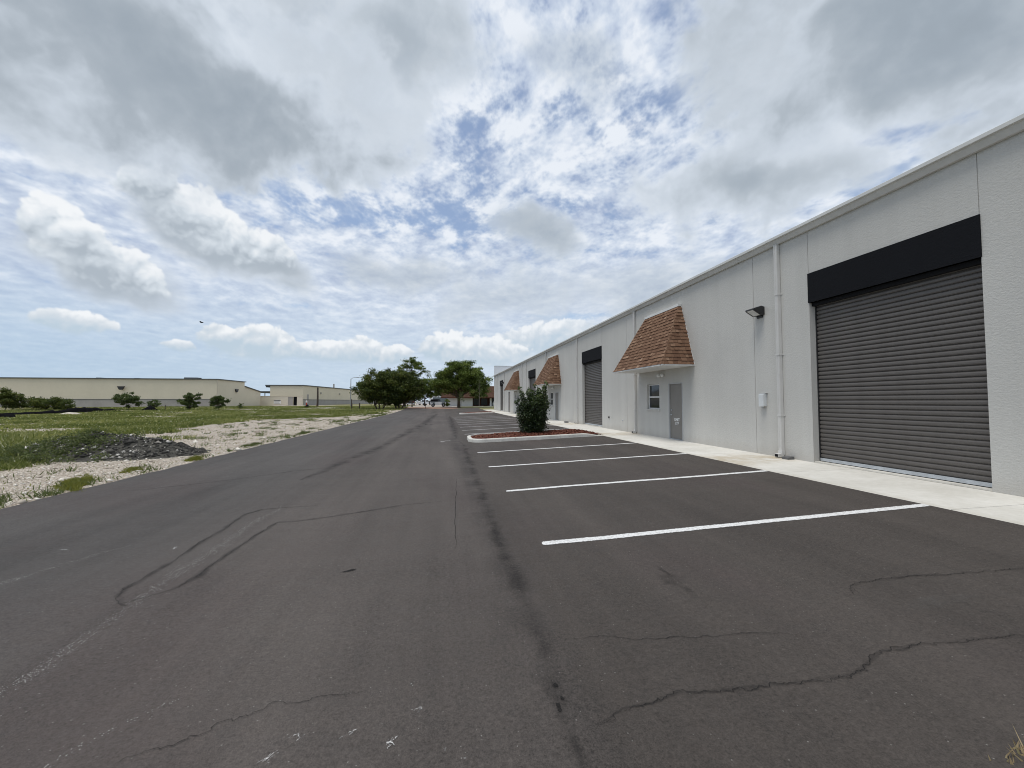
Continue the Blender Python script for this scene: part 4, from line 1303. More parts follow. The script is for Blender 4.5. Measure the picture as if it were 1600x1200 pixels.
# ------------------------------------------------------------------ foliage
def leaf_cloud(centres, sigma, n, size, rs, flat=0.6, aspect=0.5, shade=None, up=0.3):
    """n small leaves scattered about weighted centres: arrays of rhombs with their own shade"""
    centres = np.asarray(centres, float); sigma = np.asarray(sigma, float)
    pick = rs.integers(0, len(centres), n)
    dirs = rs.normal(size=(n, 3)); dirs /= np.linalg.norm(dirs, axis=1, keepdims=True)
    rad = rs.uniform(0.02, 1.0, n) ** 0.45 * (1 + 0.25 * rs.normal(size=n))
    off = dirs * rad[:, None] * (sigma[pick][:, None] if sigma.ndim == 1 else sigma[pick])
    off[:, 2] *= flat
    p = centres[pick] + off
    nrm = dirs * 0.7 + rs.normal(size=(n, 3)) * 0.55 + [0, 0, up]
    nrm /= np.linalg.norm(nrm, axis=1, keepdims=True)
    t = np.cross(nrm, rs.normal(size=(n, 3))); t /= np.linalg.norm(t, axis=1, keepdims=True)
    b = np.cross(nrm, t)
    s = size * rs.uniform(0.6, 1.25, n)[:, None]
    V = np.stack([p - t * s, p + b * s * aspect + nrm * s * 0.12, p + t * s, p - b * s * aspect + nrm * s * 0.12], 1).reshape(-1, 3)
    base = rs.normal(0.45, 0.22, n)
    clump = rs.normal(0, 0.12, len(centres))[pick]
    r = np.clip(base + clump + (shade[pick] if shade is not None else 0), 0, 1)
    return V, np.arange(4 * n).reshape(n, 4), np.repeat(r, 4)

def tree(name, base, label, group, crown, trunk_h, trunk_r, n_clump, n_leaf, leaf, leafmat, seed, limbs=5, bark='bark', lean=(0, 0), clump_r=0.9, cat='tree', stems=1, inner=0.45):
    """crown: list of ellipsoids (dx, dy, z, rx, ry, rz) that the clumps fill"""
    rs = np.random.default_rng(seed)
    e = tag(empty(name, base), label, cat, group)
    bz = base[2]
    vol = np.array([c[3] * c[4] * c[5] for c in crown]); vol = vol / vol.sum()
    C = []
    while len(C) < n_clump:
        c = crown[rs.choice(len(crown), p=vol)]
        d_ = rs.normal(size=3); d_ /= np.linalg.norm(d_)
        q = rs.uniform(inner ** 3, 1) ** (1 / 3) * (1 + 0.10 * rs.normal())
        p = np.array([c[0], c[1], c[2] - bz]) + d_ * q * np.array(c[3:6])
        if p[2] < trunk_h * 0.75: continue
        C.append(p)
    C = np.array(C)
    sg = rs.uniform(0.6, 1.25, n_clump) * clump_r
    top = C[:, 2].max()
    V, F, Rn = leaf_cloud(C, sg, n_leaf, leaf, rs)
    fo = link_mesh('crown', np_mesh('crown', V, F, Rn), MATS[leafmat], e)
    # trunk, limbs and twigs
    b = MB()
    rnd_ = random.Random(seed)
    for st in range(stems):
        sx = (st - (stems - 1) / 2) * trunk_r * 4.0 + (rnd_.uniform(-0.1, 0.1) if stems > 1 else 0)
        lx, ly = lean[0] + (sx * 0.7 if stems > 1 else 0), lean[1] + rnd_.uniform(-0.3, 0.3) * (stems > 1)
        fork = Vector((sx + lx, ly, trunk_h))
        b.tube([(sx - 0.0, 0, -0.15), (sx, 0, 0.1), (sx + lx * 0.3, ly * 0.3, trunk_h * 0.5), fork], [trunk_r * 1.5, trunk_r * 1.12, trunk_r * 0.95, trunk_r * 0.9], 10)
        order = list(range(len(C))); rnd_.shuffle(order)
        for j in range(limbs):
            tgt = Vector(C[order[j % len(order)]])
            mid = fork.lerp(tgt, 0.5) + Vector((rnd_.uniform(-.3, .3), rnd_.uniform(-.3, .3), rnd_.uniform(-0.1, 0.35))) * (tgt - fork).length * 0.3
            r0 = trunk_r * 0.62
            b.tube([fork - Vector((0, 0, trunk_r * 0.8)), fork.lerp(mid, 0.5), mid, tgt], [r0, r0 * 0.8, r0 * 0.55, r0 * 0.18], 7)
            for q in range(3):
                t2 = Vector(C[order[(j * 3 + q + limbs) % len(order)]])
                if (t2 - mid).length < (top * 0.6):
                    m2 = mid.lerp(t2, 0.5) + Vector((rnd_.uniform(-.2, .2), rnd_.uniform(-.2, .2), rnd_.uniform(-.1, .25)))
                    b.tube([mid, m2, t2], [r0 * 0.42, r0 * 0.28, r0 * 0.08], 5)
    b.build('trunk', MATS[bark], e, smooth=True)
    return e

# the shrub in the near island: many upright shoots, open at the top
def shrub(base, label):
    rs = np.random.default_rng(21); rd = random.Random(21)
    e = tag(empty('shrub', base), label, 'shrub')
    C, S, Sh = [], [], []
    b = MB()
    for k in range(40):
        a = rd.uniform(0, 6.28); sp = rd.uniform(0.05, 1.0) ** 0.7
        h = rd.uniform(1.45, 2.15) - 0.25 * sp * rd.random()
        if k < 5:
            h = 2.12 + 0.06 * k - 0.03
        foot = Vector((0.20 * math.cos(a) * sp, 0.20 * math.sin(a) * sp, 0))
        tip = Vector((0.88 * math.cos(a) * sp, 0.86 * math.sin(a) * sp, h))
        mid = foot.lerp(tip, 0.45) + Vector((0.20 * math.cos(a) * sp, 0.22 * math.sin(a) * sp, 0))
        b.tube([foot, mid, tip], [0.016, 0.011, 0.004], 5)
        for q in range(13):
            t = 0.14 + 0.86 * q / 12
            p = (foot.lerp(mid, t * 2) if t < 0.5 else mid.lerp(tip, t * 2 - 1))
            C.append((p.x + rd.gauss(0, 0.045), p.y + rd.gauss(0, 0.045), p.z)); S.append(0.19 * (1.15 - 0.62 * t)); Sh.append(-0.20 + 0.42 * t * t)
    for k in range(220):                               # dense lower body
        a = rd.uniform(0, 6.28); rr_ = rd.uniform(0.2, 0.98) ** 0.8; z = rd.uniform(0.14, 1.5)
        w_ = 0.78 + 0.22 * smooth01(z, 0.1, 0.7)
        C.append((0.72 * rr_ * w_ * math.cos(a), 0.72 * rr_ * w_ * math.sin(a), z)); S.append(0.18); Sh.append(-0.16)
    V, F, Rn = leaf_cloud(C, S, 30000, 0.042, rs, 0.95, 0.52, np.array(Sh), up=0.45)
    link_mesh('foliage', np_mesh('foliage', V, F, Rn), MATS['leaf_shrub'], e)
    b.build('stems', MATS['bark'], e)
    return e
shrub((4.15, 18.75, z_road(4.15, 18.8) + 0.12), 'dense dark green shrub standing in the red mulch island')

# staked saplings on the far island and the verge
def thin_sapling(base, h, label, leafy_top):
    e = tag(empty('sapling', base), label, 'sapling', 'thin saplings near the far island')
    rs = np.random.default_rng(int(h * 100))
    b = MB().tube([(0, 0, -0.1), (0.02, 0, h * 0.5), (-0.02, 0.03, h)], [0.035, 0.028, 0.01], 6)
    C = []
    for k in range(14):
        z = h * (0.45 + 0.55 * k / 13); a = k * 2.4; l = 0.25 + 0.25 * (1 - k / 13)
        p = (l * math.cos(a), l * math.sin(a), z + 0.25)
        b.tube([(0, 0, z), p], [0.012, 0.004], 4); C.append(p)
    b.build('trunk', MATS['pale_bark'], e)
    V, F, Rn = leaf_cloud(C, np.full(14, 0.28), leafy_top, 0.06, rs, 1.0)
    link_mesh('crown', np_mesh('crown', V, F, Rn), MATS['leaf_sapling'], e)
    return e
thin_sapling((4.9, 55.0, z_road(4.9, 55) + 0.12), 4.2, 'thin bare-stemmed sapling on the far island', 500)
thin_sapling((3.9, 84.5, rise(84.5)), 3.0, 'short leafy sapling on the verge left of the far island', 900)

# big trees at the end of the drive
TREES = 'big trees at the end of the drive'
tree('oak_tree', (3.75, 92.0, rise(92) - 0.02), 'round-crowned oak with a forked trunk before the brown-roofed building', TREES,
     [(0.4, 0, 7.0, 4.9, 4.6, 3.5), (-3.2, 0, 5.6, 2.9, 3.0, 2.6), (3.9, 0.3, 5.4, 3.1, 3.0, 2.7), (0.6, 0, 9.0, 2.7, 2.6, 1.5)], 2.3, 0.36, 300, 60000, 0.15, 'leaf_oak', 3, limbs=7, clump_r=1.0, inner=0.25)
tree('shade_tree', (-11.8, 84.0, rise(84)), 'dark wide tree with low branches, leftmost of the big trees', TREES,
     [(-0.2, 0, 4.5, 3.6, 3.3, 2.9), (-2.9, 0, 3.9, 1.7, 2.0, 1.6), (1.8, 0.5, 5.0, 2.6, 3.0, 2.7), (0.2, 0, 2.0, 2.6, 2.2, 1.2)], 0.8, 0.13, 280, 52000, 0.15, 'leaf_dark', 4, limbs=5, stems=3, clump_r=0.95, inner=0.2)
tree('shade_tree', (-8.3, 85.5, rise(85)), 'dense dark tree crowding the road end, centre of the left clump', TREES,
     [(0, 0, 4.9, 3.9, 3.6, 3.2), (2.3, 0.5, 4.5, 2.5, 2.6, 2.4), (0.0, 0, 6.6, 2.4, 2.2, 1.3), (-0.6, 0, 2.2, 2.4, 2.2, 1.2)], 0.9, 0.15, 280, 54000, 0.15, 'leaf_dark', 5, limbs=5, stems=3, clump_r=0.95, inner=0.2)
tree('tall_tree', (-6.6, 97.0, rise(97)), 'tall sparse tree with a flat airy top rising behind the dark clump', TREES,
     [(0.2, 0, 9.6, 3.6, 2.5, 1.1), (-0.2, 0, 10.7, 2.2, 1.6, 0.9), (2.6, 0, 8.2, 1.8, 1.4, 0.7)], 7.2, 0.13, 60, 6500, 0.125, 'leaf_oak', 6, limbs=8, clump_r=0.6, inner=0.2)
tree('shade_tree', (-4.6, 118.0, rise(118)), 'smaller green tree behind the parked truck, between the big crowns', TREES,
     [(0.0, 0, 5.3, 4.2, 3.6, 2.7), (2.8, 0, 4.6, 2.6, 2.6, 2.0)], 2.0, 0.2, 120, 20000, 0.17, 'leaf_oak', 8, limbs=4, clump_r=1.0, inner=0.2)
tree('shade_tree', (-13.5, 135.0, rise(135)), 'distant tree seen past the trailer under the dark clump', TREES,
     [(0, 0, 5.0, 5.0, 4.0, 3.0)], 2.2, 0.2, 100, 14000, 0.22, 'leaf_dark', 9, limbs=4, clump_r=1.1, inner=0.2)

# bushes along the far beige building (x, y, height, half-width, look)
BUSH = 'young trees and bushes in the field before the beige building'
for k, (x, y, h, w, lab, nl) in enumerate([
        (-71.2, 82, 4.0, 2.6, 'rounded bush at the far left edge of the field', 5200),
        (-67.1, 84, 2.4, 4.8, 'low wide dark bush in front of the beige wall', 6500),
        (-54.0, 83, 3.4, 2.8, 'open bush below the single wall lamp of the beige building', 3600),
        (-50.6, 84, 2.1, 1.2, 'small thin sapling between two larger bushes', 500),
        (-43.8, 82, 3.5, 2.3, 'leafy young tree just left of the beige building corner', 4200),
        (-39.7, 83, 2.8, 1.7, 'young tree standing right at the beige building corner', 2600),
        (-36.6, 84, 1.4, 0.5, 'tiny weed-like sapling right of the beige building corner', 120)]):
    z = rise(y); w *= 0.76; h *= 0.88
    tree('young_tree', (x, y, z), lab, BUSH, [(0, 0, z + h * 0.56, w, w * 0.8, h * 0.42)] + ([(0.3 * w, 0, z + h * 0.45, w * 0.8, w * 0.7, h * 0.35)] if k in (0, 1) else []),
         h * 0.12, 0.05, max(16, int(w * 26)), int(nl * 1.5), 0.13, 'leaf_sapling' if k not in (0, 1) else 'leaf_dark', 30 + k, limbs=6, clump_r=0.42 if k not in (0, 1) else 0.6, cat='young tree', inner=0.1)

# ------------------------------------------------------------------ grass, weeds, loose stones
def scatter_grass():
    N = 490000
    az = np.concatenate([rng.uniform(R(-47), R(2), 400000), rng.uniform(R(-82), R(-47), N - 400000)])
    dist = np.exp(rng.uniform(math.log(9.5), math.log(125), N))
    x, y = dist * np.sin(az), dist * np.cos(az)
    ok = (x < -7.25) & (x > -110)
    x, y, dist = x[ok], y[ok], dist[ok]
    g = np.array([grass_cover(a, b) for a, b in zip(x, y)])
    tall = np.array([0.5 + 0.5 * fb(a, b, 0.10, 3, 4.0) for a, b in zip(x, y)])
    keep = rng.uniform(0, 1, len(x)) < np.clip(g * 1.0 + 0.015, 0, 1) * np.clip(0.45 + tall, 0.2, 1)
    x, y, dist, g, tall = x[keep], y[keep], dist[keep], g[keep], tall[keep]
    n = len(x)
    z = np.array([rise(b) for b in y]) - 0.03
    thick = np.exp(-((x + 15.5) / 4.0) ** 2 - ((y - 17.5) / 6.0) ** 2)       # the tall weeds left of the heap
    h = (0.09 + 0.17 * tall + 0.34 * thick) * rng.uniform(0.45, 1.3, n) * (0.35 + 0.65 * g)
    w = (0.004 + 0.0008 * dist) * rng.uniform(0.7, 1.4, n)
    a = rng.uniform(0, 6.28, n)
    lean = rng.normal(0, 0.45, (n, 2)) * h[:, None]
    b0 = np.stack([x - np.cos(a) * w, y - np.sin(a) * w, z], 1); b1 = np.stack([x + np.cos(a) * w, y + np.sin(a) * w, z], 1)
    m0 = np.stack([x - np.cos(a) * w * .7 + lean[:, 0] * .35, y - np.sin(a) * w * .7 + lean[:, 1] * .35, z + h * .6], 1)
    m1 = np.stack([x + np.cos(a) * w * .7 + lean[:, 0] * .35, y + np.sin(a) * w * .7 + lean[:, 1] * .35, z + h * .6], 1)
    t = np.stack([x + lean[:, 0], y + lean[:, 1], z + h], 1)
    V = np.stack([b0, b1, m1, m0, t], 1).reshape(-1, 3)
    i = np.arange(n) * 5
    F = np.concatenate([np.stack([i, i + 1, i + 2], 1), np.stack([i, i + 2, i + 3], 1), np.stack([i + 3, i + 2, i + 4], 1)])
    patch = np.array([fb(a_, b_, 0.16, 3, 12.0) for a_, b_ in zip(x, y)])
    r = np.clip(rng.normal(0.50, 0.24, n) + 0.45 * patch - 0.06 * thick, 0, 0.9)
    r[rng.uniform(0, 1, n) < 0.03 + 0.05 * thick] = 1.0
    o = link_mesh('field_grass', np_mesh('field_grass', V, F, np.repeat(r, 5)), MATS['grass'])
    tag(o, 'patchy green grass and weeds over the open field', 'grass', kind='stuff')
scatter_grass()

def gravel_sprouts():
    rs = np.random.default_rng(14)
    P, Rr = [], []
    for _ in range(330):
        y = 6.8 + 60 * rs.uniform() ** 1.6; x = -7.15 - 9 * rs.uniform() ** 1.5
        if rs.uniform() < 0.18: x = -7.05 - 0.35 * abs(rs.normal())
        if 13.3 < y < 18.5 and x < -7.4: continue
        n = int(rs.uniform(6, 60)); s = rs.uniform(0.05, 0.28)
        q = np.stack([x + rs.normal(0, s, n), y + rs.normal(0, s * 1.4, n)], 1)
        P.append(q[q[:, 0] < -7.05]); 
    P = np.concatenate(P); n = len(P); x, y = P[:, 0], P[:, 1]
    dist = np.hypot(x, y)
    h = rs.uniform(0.03, 0.14, n); w = (0.004 + 0.0005 * dist) * rs.uniform(0.7, 1.5, n); a = rs.uniform(0, 6.28, n)
    ln = rs.normal(0, 0.7, (n, 2)) * h[:, None]
    z = np.array([rise(b) for b in y]) - 0.01
    V = np.stack([np.stack([x - np.cos(a) * w, y - np.sin(a) * w, z], 1), np.stack([x + np.cos(a) * w, y + np.sin(a) * w, z], 1), np.stack([x + ln[:, 0], y + ln[:, 1], z + h], 1)], 1).reshape(-1, 3)
    o = link_mesh('sprouts', np_mesh('sprouts', V, np.arange(3 * n).reshape(n, 3), np.repeat(np.clip(rs.normal(0.5, 0.25, n), 0, 1), 3)), MATS['weed'])
    tag(o, 'tiny green sprouts scattered over the pale gravel', 'weeds', kind='stuff')
gravel_sprouts()

def tuft_patch(name, cx, cy, rx, ry, rot, n, h, mat, label, seed, zb=-0.02):
    rs = np.random.default_rng(seed)
    a = rs.uniform(0, 6.28, n); q = np.sqrt(rs.uniform(0, 1, n)) * (0.8 + 0.30 * np.sin(a * 3 + seed) * np.cos(a * 2)) * (1 + 0.25 * rs.normal(size=n))
    lx, ly = np.cos(a) * q * rx, np.sin(a) * q * ry
    x = cx + lx * math.cos(rot) - ly * math.sin(rot); y = cy + lx * math.sin(rot) + ly * math.cos(rot)
    gap = np.array([fb(p_, q_, 2.6, 4, seed) for p_, q_ in zip(x, y)]) + rs.normal(0, 0.12, n) > -0.02
    x, y, a, q = x[gap], y[gap], a[gap], q[gap]; n = len(x)
    hh = h * rs.uniform(0.4, 1.2, n) * (1.1 - 0.6 * q)
    w = rs.uniform(0.004, 0.009, n); b = rs.uniform(0, 6.28, n); ln = rs.normal(0, 0.5, (n, 2)) * hh[:, None]
    z = np.full(n, rise(cy) + zb)
    V = np.stack([np.stack([x - np.cos(b) * w, y - np.sin(b) * w, z], 1), np.stack([x + np.cos(b) * w, y + np.sin(b) * w, z], 1), np.stack([x + ln[:, 0], y + ln[:, 1], z + hh], 1)], 1).reshape(-1, 3)
    o = link_mesh(name, np_mesh(name, V, np.arange(3 * n).reshape(n, 3), np.repeat(np.clip(rs.normal(0.45, 0.25, n), 0, 1), 3)), MATS[mat])
    if name == 'dry_tuft':
        tag(o, label, 'grass', kind='stuff')
    else:
        tag(o, label, 'grass', 'low grass patches along the asphalt edge')
tuft_patch('grass_patch', -7.55, 10.2, 1.35, 0.30, 2.1, 9000, 0.10, 'moss_grass', 'largest yellow-green grass patch along the near asphalt edge', 1)
tuft_patch('grass_patch', -7.45, 8.0, 1.2, 0.30, 2.0, 4200, 0.14, 'weed', 'scruffy weeds at the asphalt edge in the near left corner', 2)
tuft_patch('grass_patch', -7.75, 12.1, 0.65, 0.22, 2.0, 2600, 0.08, 'moss_grass', 'thin grass strip on gravel below the dark heap', 3)
tuft_patch('grass_patch', -7.30, 14.0, 0.45, 0.20, 1.7, 2200, 0.13, 'moss_grass', 'small grass tuft at the right foot of the dark heap', 4)
tuft_patch('grass_patch', -7.45, 18.2, 0.8, 0.25, 1.6, 3000, 0.13, 'weed', 'low weeds on the gravel verge beyond the dark heap', 5)
tuft_patch('grass_patch', -7.40, 24.5, 1.2, 0.25, 1.6, 3000, 0.13, 'weed', 'farther low weeds along the gravel verge', 6)
tuft_patch('grass_patch', -8.4, 9.0, 0.9, 0.5, 0.5, 800, 0.10, 'weed', 'sparse sprouts in the bare gravel at the left picture edge', 7)
tuft_patch('dry_tuft', 2.72, 1.60, 0.19, 0.07, -0.3, 1500, 0.075, 'dry_grass', 'dry straw-coloured grass tuft in the bottom right corner', 8, 0.062)

def rocks(name, P, size, mat, rs, parent=None, label=None, inv=None, rnd=None):
    """small irregular eight-sided stones joined as one loose mass"""
    n = len(P)
    oct_ = np.array([(1, 0, 0), (-1, 0, 0), (0, 1, 0), (0, -1, 0), (0, 0, 1), (0, 0, -1)], float)
    fc = np.array([(0, 2, 4), (2, 1, 4), (1, 3, 4), (3, 0, 4), (2, 0, 5), (1, 2, 5), (3, 1, 5), (0, 3, 5)])
    a = rs.uniform(0, 6.28, n); s = size * rs.lognormal(0, 0.55, n)
    sc = np.stack([s * rs.uniform(0.7, 1.3, n), s * rs.uniform(0.7, 1.3, n), s * rs.uniform(0.45, 0.9, n)], 1)
    v = oct_[None] * sc[:, None, :] * rs.uniform(0.75, 1.25, (n, 6, 1)) + rs.normal(0, 0.15, (n, 6, 3)) * s[:, None, None]
    c, si = np.cos(a)[:, None], np.sin(a)[:, None]
    v = np.stack([v[..., 0] * c - v[..., 1] * si, v[..., 0] * si + v[..., 1] * c, v[..., 2]], -1) + P[:, None, :]
    F = (fc[None] + (np.arange(n) * 6)[:, None, None]).reshape(-1, 3)
    r = rs.uniform(0, 1, n) if rnd is None else rnd
    o = link_mesh(name, np_mesh(name, v.reshape(-1, 3), F, np.repeat(r, 6)), MATS[mat], parent)
    if inv is not None: o.matrix_parent_inverse = inv
    if label: tag(o, label, 'stones')
    o["kind"] = "stuff"
    return o
n_ = 15000
yy = 6.5 + 40 * rng.uniform(0, 1, n_) ** 1.7; xx = -7.1 - 9.5 * rng.uniform(0, 1, n_) ** 1.2
g_ = np.array([grass_cover(a, b) for a, b in zip(xx, yy)])
k_ = g_ < 0.6
P_ = np.stack([xx, yy, np.array([rise(b) + 0.05 * fb(a, b, 0.35, 4) * smooth01(-a, 7.2, 9.5) for a, b in zip(xx, yy)]) - 0.008], 1)[k_]
rocks('loose_gravel', P_, 0.016, 'field_stone', rng, None, 'pale loose shell gravel along the left edge of the asphalt')

# dark heap of broken asphalt with pale stones
def heap():
    e = tag(empty('rubble_heap', (-9.9, 15.4, 0.0)), 'dark heap of broken asphalt and pale stones beside the road', 'heap')
    inv = Matrix.Translation(-e.location)
    nx, ny = 60, 40
    lob = [(-12.1, 15.6, 1.4, 1.25, 0.62), (-11.0, 16.0, 1.4, 1.3, 0.85), (-10.0, 15.8, 1.4, 1.2, 0.72), (-9.0, 15.5, 1.0, 0.95, 0.62), (-12.5, 15.4, 0.9, 0.8, 0.18)]
    def hz(x, y):
        z = sum(h * math.exp(-((x - a) / rx) ** 2 - ((y - b) / ry) ** 2) for a, b, rx, ry, h in lob)
        return 0.45 * z * (1 + 0.25 * fb(x, y, 1.1, 4)) + 0.05 * fb(x, y, 4.0, 3) - 0.115
    V = [(x, y, hz(x, y)) for y in np.linspace(13.0, 18.8, ny) for x in np.linspace(-15.2, -6.9, nx)]
    idx = np.arange(nx * ny).reshape(ny, nx)
    F = np.stack([idx[:-1, :-1], idx[:-1, 1:], idx[1:, 1:], idx[1:, :-1]], -1).reshape(-1, 4)
    V = [(x, y, z if z > -0.02 else -0.12) for x, y, z in V]
    o = link_mesh('mound', np_mesh('mound', V, F, smooth=True), MATS['heap'], e); o.matrix_parent_inverse = inv
    rs = np.random.default_rng(4)
    n = 12000
    x, y = rs.uniform(-14.5, -7.2, n), rs.uniform(13.2, 18.5, n)
    z = np.array([hz(a, b) for a, b in zip(x, y)])
    k = z > 0.02
    x, y, z = x[k], y[k], z[k]
    pale = np.array([smooth01(fb(a, b, 0.8, 3, 3.0), -0.25, 0.5) for a, b in zip(x, y)]) * np.clip((-x - 8.6) / 1.6, 0.1, 1)
    r = np.where(rs.uniform(0, 1, len(x)) < 0.75 * pale + 0.05, rs.uniform(0.78, 1.0, len(x)), rs.uniform(0, 0.7, len(x)))
    rocks('broken_pieces', np.stack([x, y, z + 0.006], 1), 0.027, 'heap_stone', rs, e, None, inv, r)
    # weeds growing over its left shoulder
    C = []
    for _ in range(150):
        a, b = -11.8 + rs.normal(0, 1.0), 14.8 + rs.normal(0, 0.6)
        C.append((a, b, max(0, hz(a, b)) + 0.10))
    V2, F2, R2 = leaf_cloud(C, np.full(150, 0.20), 9000, 0.032, rs, 0.8)
    w = link_mesh('weeds', np_mesh('weeds', V2, F2, R2), MATS['weed'], e); w.matrix_parent_inverse = inv; w["kind"] = "stuff"
heap()

# ------------------------------------------------------------------ far buildings on the left
def lpart(mb, name, mat, parent, smooth=False):
    return mb.build(name, MATS[mat], parent, smooth=smooth)

zf = 0.45
# long beige building, corner towards the camera at its right end
b1 = tag(empty('beige_warehouse', (-53.0, 110.0, zf), R(-0.9)), 'long low beige metal warehouse with grey base across the field', 'building')
H1 = 6.45
lpart(MB().box(-75, 0, 0, 13.5, 1.75, H1), 'wall', 'far_beige', b1)
lpart(MB().box(-75.02, -0.05, -0.06, 13, -0.6, 1.70), 'base_course', 'far_base_grey', b1)
lpart(MB().box(-0.04, 0.05, 0.02, 13.4, -0.6, 1.75), 'side_base', 'far_beige', b1)
lpart(MB().box(-75.2, 0.02, -0.12, -0.001, 1.70, 1.80), 'base_ledge', 'far_roof_trim', b1)
lpart(MB().box(-75.3, 0.25, -0.25, 13.9, H1, H1 + 0.22), 'roof_edge', 'far_roof_trim', b1)
lpart(MB().box(0.005, 0.10, -0.02, 0.0, 0.0, H1 - 0.01).box(-0.02, 0.0, -0.10, -0.001, 1.81, H1 - 0.01), 'corner_trim', 'far_beige_pale', b1)
for k in range(4):
    lpart(MB().box(-30 + k * 7.6 + (3 if k == 2 else 0), -29 + k * 7.6 + (5 if k == 2 else 0), 6 + k, 8 + k, H1 + 0.3, H1 + 0.62 + 0.3 * (k == 2)), 'roof_unit', 'far_roof_trim', b1)
# receding lower wing behind the corner
w2 = tag(empty('beige_wing', (-53.0, 123.6, zf)), 'stepped beige wing behind the long warehouse, roof falling to the right', 'building')
b = MB(); b.prism([(0.0, -0.6), (0.0, 5.35), (11.0, 4.0), (11.0, -0.6)], 0, -20, -0.15)
lpart(b, 'wall', 'far_beige', w2)
b = MB(); b.prism([(-0.2, 5.36), (-0.2, 5.58), (12.0, 4.1), (12.0, 3.9)], 0, -20.2, 0.15)
lpart(b, 'roof_edge', 'far_roof_trim', w2)

def wall_lamp(loc, label):
    e = tag(empty('wall_lamp', loc), label, 'wall lamp', 'dark lamps on the beige buildings')
    MB().prism([(-0.75, 0.35), (0.75, 0.35), (0.3, -0.45), (-0.3, -0.45)], 1, -0.35, -0.02).build('shade', MATS['black_metal'], e)
    MB().box(-0.15, 0.15, -0.06, 0.25, 0.0, 0.3).build('bracket', MATS['black_metal'], e)
wall_lamp((-73.0, 109.9, 4.85), 'dark wall lamp on the front of the long beige warehouse')
e = tag(empty('wall_lamp', (-52.9, 119.0, 4.55), R(90)), 'dark wall lamp on the right side of the long beige warehouse', 'wall lamp', 'dark lamps on the beige buildings')
MB().prism([(-0.75, 0.35), (0.75, 0.35), (0.3, -0.45), (-0.3, -0.45)], 1, -0.35, -0.02).build('shade', MATS['black_metal'], e)
MB().box(-0.15, 0.15, -0.06, 0.25, 0.0, 0.3).build('bracket', MATS['black_metal'], e)

# second beige building
b2 = tag(empty('beige_warehouse', (-44.8, 146.0, zf), R(-6.2)), 'second beige warehouse, farther off, with a long side behind the street lamp', 'building')
H2 = 6.35
lpart(MB().box(-10.5, 0, 0, 110, -0.6, H2), 'wall', 'far_beige', b2)
lpart(MB().box(0.001, 0.08, 0.3, 110, -0.6, 1.75), 'base_course', 'far_base_grey', b2)
lpart(MB().box(0.001, 0.16, 0.0, 110, 1.752, 1.9), 'base_ledge', 'far_roof_trim', b2)
lpart(MB().box(-12.0, 0.25, -0.25, 110.2, H2, H2 + 0.32), 'roof_edge', 'far_roof_trim', b2)
lpart(MB().box(-12.0, -10.52, 0.2, 6.0, H2 - 0.5, H2 - 0.02), 'roof_bracket', 'far_roof_trim', b2)
for y in (14, 33, 60, 90):
    lpart(MB().box(0.002, 0.35, y, y + 0.7, 4.0, 4.5), 'side_lamp', 'far_base_grey', b2)
lpart(MB().box(0.003, 0.10, 3.0, 4.2, 1.95, 3.6), 'panel', 'far_base_grey', b2)
for y in (32, 66, 80):
    lpart(MB().box(-2.0, -1.6, y, y + 0.5, H2 + 0.32, H2 + (2.0 if y == 32 else 1.0)), 'roof_pipe', 'far_base_grey', b2)
# enclosure wall with sign and gate between them, dark yard behind
en = tag(empty('enclosure_wall', (-54.0, 136.5, zf)), 'low beige enclosure wall with a sign and an open dark gateway', 'wall')
x0e = -3.0
lpart(MB().box(x0e, 7.8, 0, 0.4, -0.6, 2.75).box(10.4, 11.9, 0, 0.4, -0.6, 2.75), 'wall', 'far_beige_pale', en)
lpart(MB().box(x0e - 0.1, 12.0, -0.05, 0.45, 2.752, 2.9), 'cap', 'far_beige', en)
lpart(MB().box(7.9, 9.2, 0.1, 0.2, -0.5, 2.7), 'gate_leaf', 'far_base_grey', en)
lpart(MB().box(9.21, 10.39, 0.6, 0.7, -0.5, 2.7), 'gateway', 'dark_gap', en)
sg = lpart(MB().box(3.9, 5.8, -0.08, -0.01, 0.5, 1.75), 'sign', 'letter_white', en)
lpart(MB().box(3.9, 5.8, -0.10, -0.082, 1.50, 1.72), 'sign_heading', 'dark_gap', sg)
lpart(MB().box(4.05, 5.6, -0.10, -0.082, 1.20, 1.28).box(4.05, 5.4, -0.10, -0.082, 0.98, 1.06).box(4.05, 5.65, -0.10, -0.082, 0.62, 0.72), 'sign_line', 'far_base_grey', sg)
yd = tag(empty('dark_canopy', (-53.0, 165.0, zf)), 'dark open canopy between the two beige buildings', 'canopy')
lpart(MB().box(-16, -1.5, 0, 20, 4.5, 5.0), 'roof', 'far_roof_trim', yd)
lpart(MB().box(-16, -1.5, 19, 19.4, 0, 4.49), 'back_wall', 'dark_gap', yd)
for x in (-11, -7.2, -3):
    lpart(MB().box(x, x + 0.25, 0.4, 0.65, -0.3, 4.49), 'post', 'far_base_grey', yd)
hy = tag(empty('fire_hydrant', (-41.6, 139.0, zf)), 'small white and red post by the enclosure wall', 'hydrant')
MB().tube([(0, 0, -0.2), (0, 0, 0.9)], 0.18, 10).build('barrel', MATS['red_plastic'], hy)
MB().tube([(0, 0, 0.9), (0, 0, 1.35), (0, 0, 1.5)], [0.24, 0.24, 0.08], 10).build('cap', MATS['white_plastic'], hy)
cn = tag(empty('traffic_cone', (-38.2, 138.0, zf)), 'small orange-red cone in front of the second beige warehouse', 'cone')
MB().tube([(0, 0, 0.05), (0, 0, 0.95)], [0.22, 0.05], 10).build('body', MATS['red_plastic'], cn)
MB().box(-0.3, 0.3, -0.3, 0.3, 0.0, 0.05).build('foot', MATS['black_metal'], cn)

